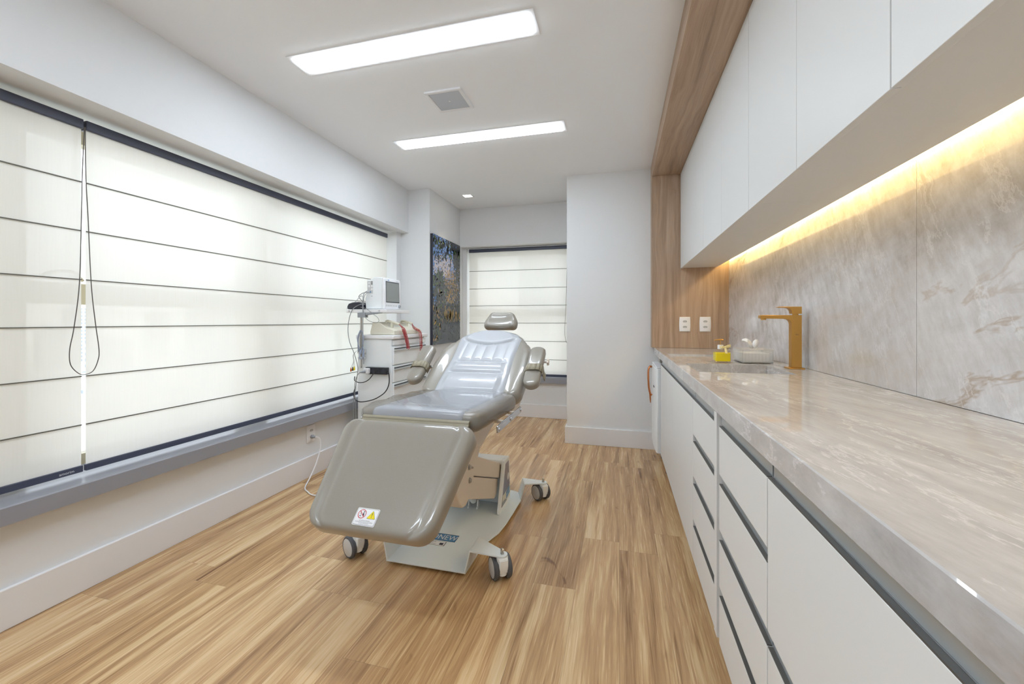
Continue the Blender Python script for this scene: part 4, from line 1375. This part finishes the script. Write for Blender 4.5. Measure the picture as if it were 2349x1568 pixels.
def ringp(cx, cyy, r0, r1, off, mat, n=36):
    for k in range(n):
        a, c = 2 * math.pi * k / n, 2 * math.pi * (k + 1) / n
        b.flat([(cx + r0 * math.cos(a), cyy + r0 * math.sin(a)), (cx + r1 * math.cos(a), cyy + r1 * math.sin(a)), (cx + r1 * math.cos(c), cyy + r1 * math.sin(c)), (cx + r0 * math.cos(c), cyy + r0 * math.sin(c))], O_, UX_, UY_, off, mat)
cx, cz = -0.025, 0.011
for q in ([(-0.010, 0.010), (-0.009, 0.010), (-0.0085, 0.0), (-0.0005, -0.001), (-0.0005, -0.002), (-0.0095, -0.001)],
          [(-0.001, -0.002), (-0.006, -0.007), (-0.007, -0.007), (-0.002, -0.002)],
          [(-0.010, -0.008), (-0.001, -0.008), (-0.001, -0.0105), (-0.010, -0.0105)],
          [(0.005, 0.007), (0.009, 0.007), (0.009, 0.000), (0.012, 0.000), (0.012, -0.002), (0.007, -0.003), (0.004, -0.001)],
          [(0.004, -0.002), (0.012, -0.003), (0.011, -0.010), (0.008, -0.010), (0.008, -0.005), (0.004, -0.005)]):
    b.flat([(cx + x, cz + y) for x, y in q], O_, UX_, UY_, 0.0015, 'ink')
b.flat([(cx + 0.0075 + 0.0026 * math.cos(k), cz + 0.0105 + 0.0026 * math.sin(k)) for k in [i * math.pi / 6 for i in range(12)]], O_, UX_, UY_, 0.0015, 'ink')
ringp(cx, cz, 0.0172, 0.0200, 0.0018, 'red')
b.flat([(cx - 0.0135, cz + 0.0115), (cx - 0.0115, cz + 0.0135), (cx + 0.0135, cz - 0.0115), (cx + 0.0115, cz - 0.0135)], O_, UX_, UY_, 0.0019, 'red')
tx, tz = 0.026, 0.009
def rtri(rr, rc):
    P_ = [(tx, tz + rr * 1.0), (tx - rr * 1.02, tz - rr * 0.72), (tx + rr * 1.02, tz - rr * 0.72)]
    out = []
    for i, p in enumerate(P_):
        p = Vector(p); a = (Vector(P_[i - 1]) - p).normalized(); c = (Vector(P_[(i + 1) % 3]) - p).normalized()
        out += [p + a * rc, p + (a + c) * rc * 0.35, p + c * rc]
    return [tuple(p) for p in out]
b.flat(rtri(0.0215, 0.004), O_, UX_, UY_, 0.0015, 'ink')
b.flat(rtri(0.0198, 0.0036), O_, UX_, UY_, 0.0018, 'yellow')
b.flat([(tx - 0.0018, tz + 0.010), (tx + 0.0018, tz + 0.010), (tx + 0.0007, tz - 0.004), (tx - 0.0007, tz - 0.004)], O_, UX_, UY_, 0.0021, 'ink')
b.flat([(tx + 0.0017 * math.cos(k * math.pi / 5), tz - 0.0075 + 0.0017 * math.sin(k * math.pi / 5)) for k in range(10)], O_, UX_, UY_, 0.0021, 'ink')
oo = Vector(O_)
for line, dz, sz in (('N\u00c3O SENTAR NA PERNEIRA', -0.0165, 0.0052), ('NO SENTAR EN EL DESCANSO DE LAS PIERNAS', -0.0225, 0.0050), ('DO NOT SIT ON LEG REST', -0.0285, 0.0050)):
    b.text(line, sz, oo + Vector(UY_) * dz, UX_, UY_, 0.0015, 'ink', stretch=0.82)
ws = b.build('warning_sticker', legrest, smooth=0, recalc=False)
ws['label'] = 'white warning sticker with a red ban sign and yellow triangle'

# foot pedal and the chair's flex
t = thing('foot_pedal', 'low white foot pedal on the floor behind the front caster', 'pedal', (-1.20, 1.99, 0))
b = MB(); b.box(-1.27, -1.125, 1.93, 2.05, 0.004, 0.028, 'white'); b.build('body', t, bevel=0.006)
b = MB(); b.box(-1.268, -1.127, 1.932, 2.048, 0.0, 0.005, 'black'); b.build('rubber_base', t, smooth=0)

t = thing('power_flex', 'white flex running from the low wall socket down to the floor', 'flex', (-2.1, 2.4, 0))
fx = cat_rom([(XL + 0.034, 2.560, 0.290), (XL + 0.055, 2.575, 0.286), (XL + 0.062, 2.590, 0.262), (-2.155, 2.585, 0.20), (-2.15, 2.54, 0.11), (-2.135, 2.46, 0.035), (-2.09, 2.36, 0.006), (-2.02, 2.305, 0.0055), (-1.93, 2.27, 0.0055), (-1.7, 2.30, 0.0055), (-1.4, 2.33, 0.0055), (-1.14, 2.36, 0.0055)], 8)
b = MB(); b.tube(fx, 0.0045, 'white', 8); b.build('wire', t)
b = MB(); b.tube([(XL + 0.0095, 2.563, 0.292), (XL + 0.022, 2.563, 0.292), (XL + 0.026, 2.562, 0.291), (XL + 0.042, 2.565, 0.289)], [0.013, 0.014, 0.010, 0.007], 'grey_pl', 12); b.build('plug', t)

# ---------------------------------------------------------------- medical cart and what stands on it
cart = thing('medical_cart', 'white medical cart with handled drawers standing below the monitor', 'cart', (-1.95, 3.26, 0))
cx0, cx1, cy0, cy1 = -2.108, -1.795, 2.972, 3.555
b = MB(); b.box(cx0, cx1, cy0, cy1, 0.11, 1.000, 'white_paint'); b.build('body', cart, bevel=0.004)
b = MB(); b.box(cx0 - 0.012, cx1 + 0.030, cy0 - 0.014, cy1 + 0.014, 1.0005, 1.034, 'white'); b.build('top', cart, bevel=0.008, seg=3)
def cart_drawer(z0, z1, hz):
    b = MB(); b.box(cx1 + 0.0005, cx1 + 0.018, cy0 + 0.012, cy1 - 0.012, z0, z1, 'white_paint'); d = b.build('drawer', cart, bevel=0.003)
    if hz:
        b = MB(); b.box(cx1 + 0.0185, cx1 + 0.030, cy0 + 0.012, cy1 - 0.012, hz, hz + 0.014, 'alu'); b.box(cx1 + 0.0185, cx1 + 0.022, cy0 + 0.012, cy1 - 0.012, hz + 0.014, hz + 0.022, 'black'); b.build('handle', d, bevel=0.002)
cart_drawer(0.952, 0.992, None)
cart_drawer(0.790, 0.940, 0.905)
cart_drawer(0.648, 0.782, 0.748)
cart_drawer(0.500, 0.640, 0.606)
cart_drawer(0.320, 0.492, 0.458)
cart_drawer(0.130, 0.312, 0.278)
for (qx, qy) in ((cx0 + 0.05, cy0 + 0.06), (cx1 - 0.05, cy0 + 0.06), (cx0 + 0.05, cy1 - 0.06), (cx1 - 0.05, cy1 - 0.06)):
    b = MB(); b.lathe([(0.03, -0.012), (0.045, -0.008), (0.045, 0.008), (0.03, 0.012)], (qx, qy, 0.045), 'tyre', (1, 0, 0), 24)
    b.box(qx - 0.018, qx - 0.013, qy - 0.02, qy + 0.02, 0.03, 0.11, 'steel'); b.box(qx + 0.013, qx + 0.018, qy - 0.02, qy + 0.02, 0.03, 0.11, 'steel'); b.build('caster', cart)
pole_x, pole_y = -2.050, 2.935
b = MB(); b.cyl((pole_x, pole_y, 0.765), (pole_x, pole_y, 1.215), 0.0085, 'steel', n=14); b.cyl((pole_x, pole_y, 0.86), (pole_x, pole_y, 1.035), 0.014, 'steel', n=14)
po = b.build('pole', cart)
b = MB(); b.box(pole_x - 0.022, pole_x + 0.022, pole_y - 0.022, cy0 - 0.001, 0.885, 0.915, 'lgrey'); b.box(pole_x - 0.020, pole_x + 0.020, pole_y - 0.018, cy0 - 0.001, 0.835, 0.855, 'lgrey'); b.build('clamp', po, bevel=0.002)
b = MB(); b.box(pole_x - 0.02, pole_x + 0.05, pole_y - 0.022, pole_y + 0.022, 1.178, 1.2165, 'grey_pl')
b.prism([(pole_x + 0.05, 1.196), (pole_x + 0.19, 1.213), (pole_x + 0.19, 1.2165), (pole_x + 0.05, 1.2165)], 'y', pole_y - 0.015, pole_y + 0.015, 'grey_pl'); b.build('shelf_bracket', cart, bevel=0.002)
b = MB(); b.box(-2.185, -1.812, 2.925, 3.315, 1.217, 1.2455, 'white'); sh = b.build('shelf', cart, bevel=0.004)
for qx in (-2.155, -1.875):
    b = MB(); b.box(qx - 0.009, qx + 0.006, 2.921, 2.9252, 1.226, 1.237, 'lgrey'); b.box(qx + 0.001, qx + 0.006, 2.9205, 2.9212, 1.228, 1.235, 'grey_pl'); b.build('shelf_clip', sh, smooth=0)

t = thing('patient_monitor', 'pale grey patient monitor with a blank screen on the raised shelf', 'monitor', (-1.95, 3.10, 1.2460))
b = MB()
side = [(-2.030, 1.250), (-2.036, 1.335), (-2.018, 1.40), (-2.018, 1.490), (-1.985, 1.493), (-1.955, 1.509), (-1.905, 1.511), (-1.878, 1.508), (-1.878, 1.250)]
b.prism(side, 'y', 2.968, 3.222, 'white_paint'); b.build('case', t, bevel=0.006)
b = MB()
b.prism([(-1.8775, 1.249), (-1.8775, 1.507), (-1.866, 1.504), (-1.858, 1.49), (-1.854, 1.27), (-1.858, 1.249)], 'y', 2.966, 3.224, 'white'); bz = b.build('front_bezel', t, bevel=0.005)
def tilt(y0, y1, z0, z1, off, m, b):
    f = lambda z: -1.858 + (1.49 - z) / 0.22 * 0.004
    b.add([(f(z0) + off, y0, z0), (f(z0) + off, y1, z0), (f(z1) + off, y1, z1), (f(z1) + off, y0, z1)], [(0, 1, 2, 3)], m)
b = MB(); tilt(2.990, 3.200, 1.303, 1.478, 0.0006, 'navy', b); tilt(2.997, 3.193, 1.310, 1.471, 0.0012, 'screen', b); b.build('screen', t, smooth=0)
b = MB(); b.lathe([(0.014, 0), (0.014, 0.008), (0.011, 0.011)], (-1.8545, 3.195, 1.275), 'grey_pl', (1, 0, 0), 20); b.build('dial', t)
for k in range(7):
    b = MB(); yy = 2.99 + k * 0.026; tilt(yy, yy + 0.014, 1.272, 1.284, 0.0008, 'lgrey', b); tilt(yy + 0.005, yy + 0.009, 1.276, 1.280, 0.0011, 'grey_pl', b); b.build('button', t, smooth=0)
b = MB(); tilt(3.02, 3.04, 1.485, 1.491, 0.0008, 'blue', b); tilt(3.15, 3.19, 1.484, 1.489, 0.0008, 'grille', b); b.build('badge', t, smooth=0)
b = MB()
ys = 2.9678
def disc(x, z, r_, off, m):
    b.flat([(x + r_ * math.cos(k * math.pi / 9), z + r_ * math.sin(k * math.pi / 9)) for k in range(18)], (0, ys, 0), (1, 0, 0), (0, 0, 1), off, m)
b.flat([(-2.014, 1.376), (-1.962, 1.376), (-1.962, 1.478), (-2.014, 1.478)], (0, ys, 0), (1, 0, 0), (0, 0, 1), 0.0004, 'lgrey')
for (x, z, r_, m) in ((-1.972, 1.470, 0.005, 'black'), (-1.972, 1.456, 0.005, 'black'), (-1.998, 1.463, 0.008, 'white'), (-1.998, 1.437, 0.010, 'white'), (-1.972, 1.437, 0.009, 'white'), (-1.972, 1.412, 0.009, 'white'), (-1.985, 1.389, 0.008, 'blue')):
    disc(x, z, r_, 0.0008, m)
b.flat([(-1.978, 1.352), (-1.966, 1.352), (-1.966, 1.356), (-1.978, 1.356)], (0, ys, 0), (1, 0, 0), (0, 0, 1), 0.0006, 'grey_pl')
b.build('port_panel', t, smooth=0)

t = thing('cuff_pouch', 'dark pressure cuff pouch lying beside the monitor on its shelf', 'pouch', (-2.11, 3.03, 1.2460))
b = MB()
b.prism([(-2.180, 1.247), (-2.042, 1.247), (-2.042, 1.294), (-2.075, 1.306), (-2.13, 1.304), (-2.170, 1.294), (-2.184, 1.270)], 'y', 2.932, 3.10, 'navy'); b.build('body', t, bevel=0.008)
b = MB(); b.prism([(-2.13, 1.3005), (-2.08, 1.3025), (-2.09, 1.306), (-2.125, 1.305)], 'y', 2.97, 3.06, 'grey_pl'); b.build('flap', t, smooth=0)

# cables
def cable(name, label, cat, mat, runs, r_=0.003, group=None):
    b = MB()
    for pts in runs:
        b.tube(cat_rom(pts, 7), r_, mat, 7)
    return tag(b.build(name), label, cat, group)


Y = 2.915
def yz(pts, y=Y): return [(p[0], y if len(p) == 2 else p[2], p[1]) for p in pts]
cable('monitor_lead', 'thick grey lead plugged into the monitor side looping wide past the pole', 'lead', 'cable',
      [yz([(-1.999, 1.395, 2.945), (-2.02, 1.372, 2.93), (-2.022, 1.30), (-2.02, 1.20), (-2.018, 0.921), (-2.016, 0.80, 2.92)])], 0.0035)
cable('looped_lead', 'grey lead curving in a wide bow from the shelf down to the floor', 'lead', 'cable',
      [yz([(-2.0, 1.285), (-2.049, 1.283), (-2.119, 1.242), (-2.152, 1.153), (-2.16, 1.063), (-2.143, 0.973), (-2.102, 0.884), (-2.073, 0.795), (-2.069, 0.735), (-2.095, 0.561), (-2.11, 0.45), (-2.10, 0.2), (-2.10, 0.02)])], 0.003)
cable('short_loop_lead', 'thin grey lead making a small loop below the shelf front', 'lead', 'cable',
      [yz([(-2.04, 1.262), (-1.985, 1.247), (-1.927, 1.206), (-1.885, 1.178), (-1.873, 1.148), (-1.905, 1.135), (-1.967, 1.153), (-2.005, 1.19), (-2.016, 1.24), (-2.012, 1.33), (-1.99, 1.372), (-1.972, 1.388, 2.955)])], 0.0022)
cable('pouch_tube', 'grey air tube arching from the dark pouch to the monitor', 'tube', 'cable',
      [yz([(-1.985, 1.385, 2.945), (-2.03, 1.378, 2.93), (-2.075, 1.352, 2.94), (-2.095, 1.325, 3.0), (-2.098, 1.309, 3.03)])], 0.003)
cable('pouch_tube', 'pale tube laid slanting across the front of the dark pouch', 'tube', 'lgrey',
      [yz([(-2.03, 1.300, 2.955), (-2.045, 1.35, 2.945), (-2.062, 1.352, 2.94), (-2.11, 1.31, 2.945), (-2.165, 1.272, 2.945), (-2.188, 1.252, 2.935)])], 0.003)
b = MB()
for k in range(6):
    a = k * 0.55
    b.tube(cat_rom([(-2.040 + 0.006 * math.cos(a), Y, 1.075), (-2.062 + 0.008 * math.sin(a), Y - 0.004 - 0.003 * k, 1.0), (-2.048 - 0.012 * math.cos(a), Y - 0.004, 0.90), (-2.030 + 0.008 * math.sin(a), Y, 0.935), (-2.022 + 0.004 * k * 0.5, Y - 0.003, 1.01), (-2.034, Y, 1.078)], 6), 0.0028, 'bluecable' if k % 2 else 'cable', 6)
tag(b.build('lead_bundle'), 'long bundle of grey leads tied up along the pole', 'lead')
b = MB()
for k in range(4):
    b.tube(cat_rom([(-2.018, Y - 0.012, 0.93), (-2.038 + 0.004 * k, Y - 0.015, 0.90), (-2.036, Y - 0.015 - 0.003 * k, 0.85), (-2.015, Y - 0.015, 0.845), (-2.0 - 0.004 * k, Y - 0.014, 0.88), (-2.008, Y - 0.012, 0.93)], 6, True), 0.0026, 'bluecable', 6, True)
tag(b.build('coiled_lead'), 'small bluish coil of thin lead hanging low on the pole', 'lead')
t = thing('clip_leads', 'three electrode leads with coloured clips hanging behind the pole', 'leads', (-2.12, 2.93, 0.73), None)
for (x0_, x1_, zb_, m) in ((-2.112, -2.132, 0.735, 'orange'), (-2.109, -2.115, 0.742, 'black'), (-2.106, -2.100, 0.746, 'yellow')):
    b = MB(); b.tube(cat_rom([(-2.085, Y + 0.01, 0.905), (x0_, Y, 0.87), (x0_ + 0.004, Y, 0.82), (x1_, Y, zb_ + 0.03)], 6), 0.0018, 'lgrey', 6); b.build('wire', t)
    b = MB(); b.tube([(x1_, Y, zb_ + 0.032), (x1_, Y, zb_ + 0.012), (x1_ - 0.001, Y, zb_)], [0.003, 0.007, 0.006], m, 10); b.build('clip', t)
t = thing('power_strip', 'black power strip fixed to the side of the medical cart', 'power strip', (-1.91, 2.95, 0.716))
b = MB(); b.box(-2.012, -1.815, 2.934, 2.9712, 0.716, 0.772, 'black'); b.build('body', t, bevel=0.004)
for k in range(3):
    b = MB(); b.lathe([(0.018, 0), (0.018, 0.002), (0.013, 0.002), (0.012, 0.0005)], (-1.945 + k * 0.048, 2.934, 0.744), 'navy', (0, -1, 0), 20); b.build('outlet', t)
t = thing('plug_adapter', 'white plug block pushed into the black power strip', 'plug', (-1.985, 2.92, 0.72))
b = MB(); b.box(-2.008, -1.963, 2.900, 2.9335, 0.722, 0.766, 'white'); b.build('body', t, bevel=0.005)
b = MB(); b.tube([(-1.985, 2.8995, 0.742), (-2.003, 2.888, 0.738), (-2.03, 2.888, 0.733)], [0.011, 0.010, 0.005], 'grey_pl', 10); b.build('plug', t)
cable('plug_lead', 'pale grey lead falling from the white plug block towards the floor', 'lead', 'cable', [yz([(-2.03, 0.733, 2.888), (-2.065, 0.70, 2.90), (-2.088, 0.62, 2.905), (-2.088, 0.40), (-2.08, 0.2), (-2.07, 0.01)])], 0.003)
cable('mains_lead', 'black lead looping low from the end of the power strip', 'lead', 'black', [yz([(-1.815, 0.745, 2.95), (-1.797, 0.72, 2.94), (-1.797, 0.645, 2.94), (-1.828, 0.58, 2.94), (-1.887, 0.535, 2.94), (-1.959, 0.503, 2.94), (-2.055, 0.487, 2.93), (-2.108, 0.51, 2.93), (-2.122, 0.56, 2.94), (-2.122, 0.60, 2.96)])], 0.0042)
cable('mains_lead', 'black lead sagging from the middle of the power strip towards the window', 'lead', 'black', [yz([(-1.892, 0.752, 2.928), (-1.905, 0.742, 2.91), (-1.94, 0.705, 2.92), (-1.975, 0.673, 2.93), (-2.02, 0.65, 2.935), (-2.073, 0.644, 2.935), (-2.112, 0.661, 2.935), (-2.121, 0.69, 2.95)])], 0.0036)

# defibrillator
t = thing('defibrillator', 'beige sloping defibrillator lying on top of the medical cart', 'defibrillator', (-1.89, 3.2, 1.0345))
b = MB()
b.prism([(-2.000, 1.0350), (-2.000, 1.062), (-1.978, 1.142), (-1.915, 1.138), (-1.86, 1.100), (-1.795, 1.082), (-1.775, 1.072), (-1.772, 1.0350)], 'y', 2.985, 3.45, 'offwhite'); b.build('body', t, bevel=0.006)
b = MB(); b.prism([(-1.952, 1.1405), (-1.918, 1.1390), (-1.864, 1.1030), (-1.880, 1.1000)], 'y', 3.05, 3.36, 'lgrey'); b.build('display', t, smooth=0)
for (ya, xa, xb, za, zb_) in ((3.06, -1.892, -1.775, 1.150, 1.123), (3.35, -1.918, -1.812, 1.150, 1.125)):
    b = MB()
    hp = cat_rom([(xa - 0.008, ya, za - 0.010), (xa + 0.01, ya, za), (xa + 0.06, ya, za - 0.010), (xb, ya, zb_)], 5)
    b.tube(hp, 0.010, 'offwhite', 10)
    xm_ = xa + 0.052
    b.prism([(xm_ - 0.010, za - 0.012), (xm_ + 0.010, za - 0.014), (xm_ + 0.006, 1.088), (xm_ - 0.014, 1.098)], 'y', ya - 0.010, ya + 0.010, 'offwhite')
    pd = b.build('paddle', t, bevel=0.002)
    if ya < 3.2:
        path = [(xb, ya, zb_), (xb + 0.025, ya + 0.01, zb_ - 0.03), (-1.742, ya + 0.03, 1.055), (-1.738, ya + 0.06, 0.985), (-1.738, ya + 0.085, 0.915)]
    else:
        path = [(xb, ya, zb_), (xb + 0.025, ya - 0.01, zb_ - 0.035), (-1.742, ya + 0.01, 1.05), (-1.738, ya + 0.025, 0.96), (-1.738, ya + 0.03, 0.872)]
    def coil_run(path, shift):
        sp_ = cat_rom([Vector(p) + Vector(shift) for p in path], 60)
        out = []
        acc = 0
        n_ = len(sp_)
        for i, p in enumerate(sp_):
            if i:
                acc += (p - sp_[i - 1]).length
            d = (sp_[min(i + 1, n_ - 1)] - sp_[max(i - 1, 0)]).normalized()
            u_ = Vector((0, 1, 0)); u_ = (u_ - d * u_.dot(d)).normalized(); w_ = d.cross(u_)
            rr = 0.019 * min(1, acc / 0.06)
            a = acc / 0.0105 * 2 * math.pi
            out.append(p + u_ * rr * math.cos(a) + w_ * rr * 0.55 * math.sin(a))
        return out
    b = MB(); b.tube(coil_run(path, (0, 0, 0)), 0.0026, 'coil', 6)
    b.build('coiled_cord', pd)

# ---------------------------------------------------------------- the town outside
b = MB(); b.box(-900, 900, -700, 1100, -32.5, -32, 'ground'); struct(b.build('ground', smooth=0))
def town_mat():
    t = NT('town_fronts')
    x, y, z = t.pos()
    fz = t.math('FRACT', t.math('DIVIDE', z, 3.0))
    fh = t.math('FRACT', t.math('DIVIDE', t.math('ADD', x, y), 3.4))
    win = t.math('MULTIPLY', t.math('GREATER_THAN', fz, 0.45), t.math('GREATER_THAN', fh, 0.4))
    t.bsdf(t.mix(win, srgb(205, 204, 203), srgb(150, 158, 170)), 0.8)  # pale walls and windows carry the haze in their colours
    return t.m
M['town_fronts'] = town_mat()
rnd = random.Random(11)
TL = 'pale high-rise block standing far off in the haze beyond the blinds'
placed = []
def free(x, y, w, d):
    for (p, q, r_, t_) in placed:
        if x < p + r_ + 3 and p < x + w + 3 and y < q + t_ + 3 and q < y + d + 3:
            return False
    placed.append((x, y, w, d))
    return True
n_ = 0
while n_ < 26:
    if n_ < 16:
        x = -rnd.uniform(220, 460); y = rnd.uniform(60, 420) * (1 if n_ % 5 else 1.3); h = rnd.uniform(22, 44)
    else:
        y = rnd.uniform(260, 520); x = -y * rnd.uniform(0.10, 0.42); h = rnd.uniform(30, 95)
    w = rnd.uniform(9, 20)
    if not free(x, y, w, w * 0.9):
        continue
    n_ += 1
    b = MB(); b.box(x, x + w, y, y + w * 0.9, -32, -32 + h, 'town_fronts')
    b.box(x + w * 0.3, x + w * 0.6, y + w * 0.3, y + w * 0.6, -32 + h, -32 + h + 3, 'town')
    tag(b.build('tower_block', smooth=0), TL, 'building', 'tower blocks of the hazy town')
n_ = 0
while n_ < 40:
    x = -rnd.uniform(60, 260); y = rnd.uniform(20, 260)
    w = rnd.uniform(10, 26); h = rnd.uniform(4, 12); d = w * rnd.uniform(0.7, 1.6)
    if not free(x, y, w, d):
        continue
    n_ += 1
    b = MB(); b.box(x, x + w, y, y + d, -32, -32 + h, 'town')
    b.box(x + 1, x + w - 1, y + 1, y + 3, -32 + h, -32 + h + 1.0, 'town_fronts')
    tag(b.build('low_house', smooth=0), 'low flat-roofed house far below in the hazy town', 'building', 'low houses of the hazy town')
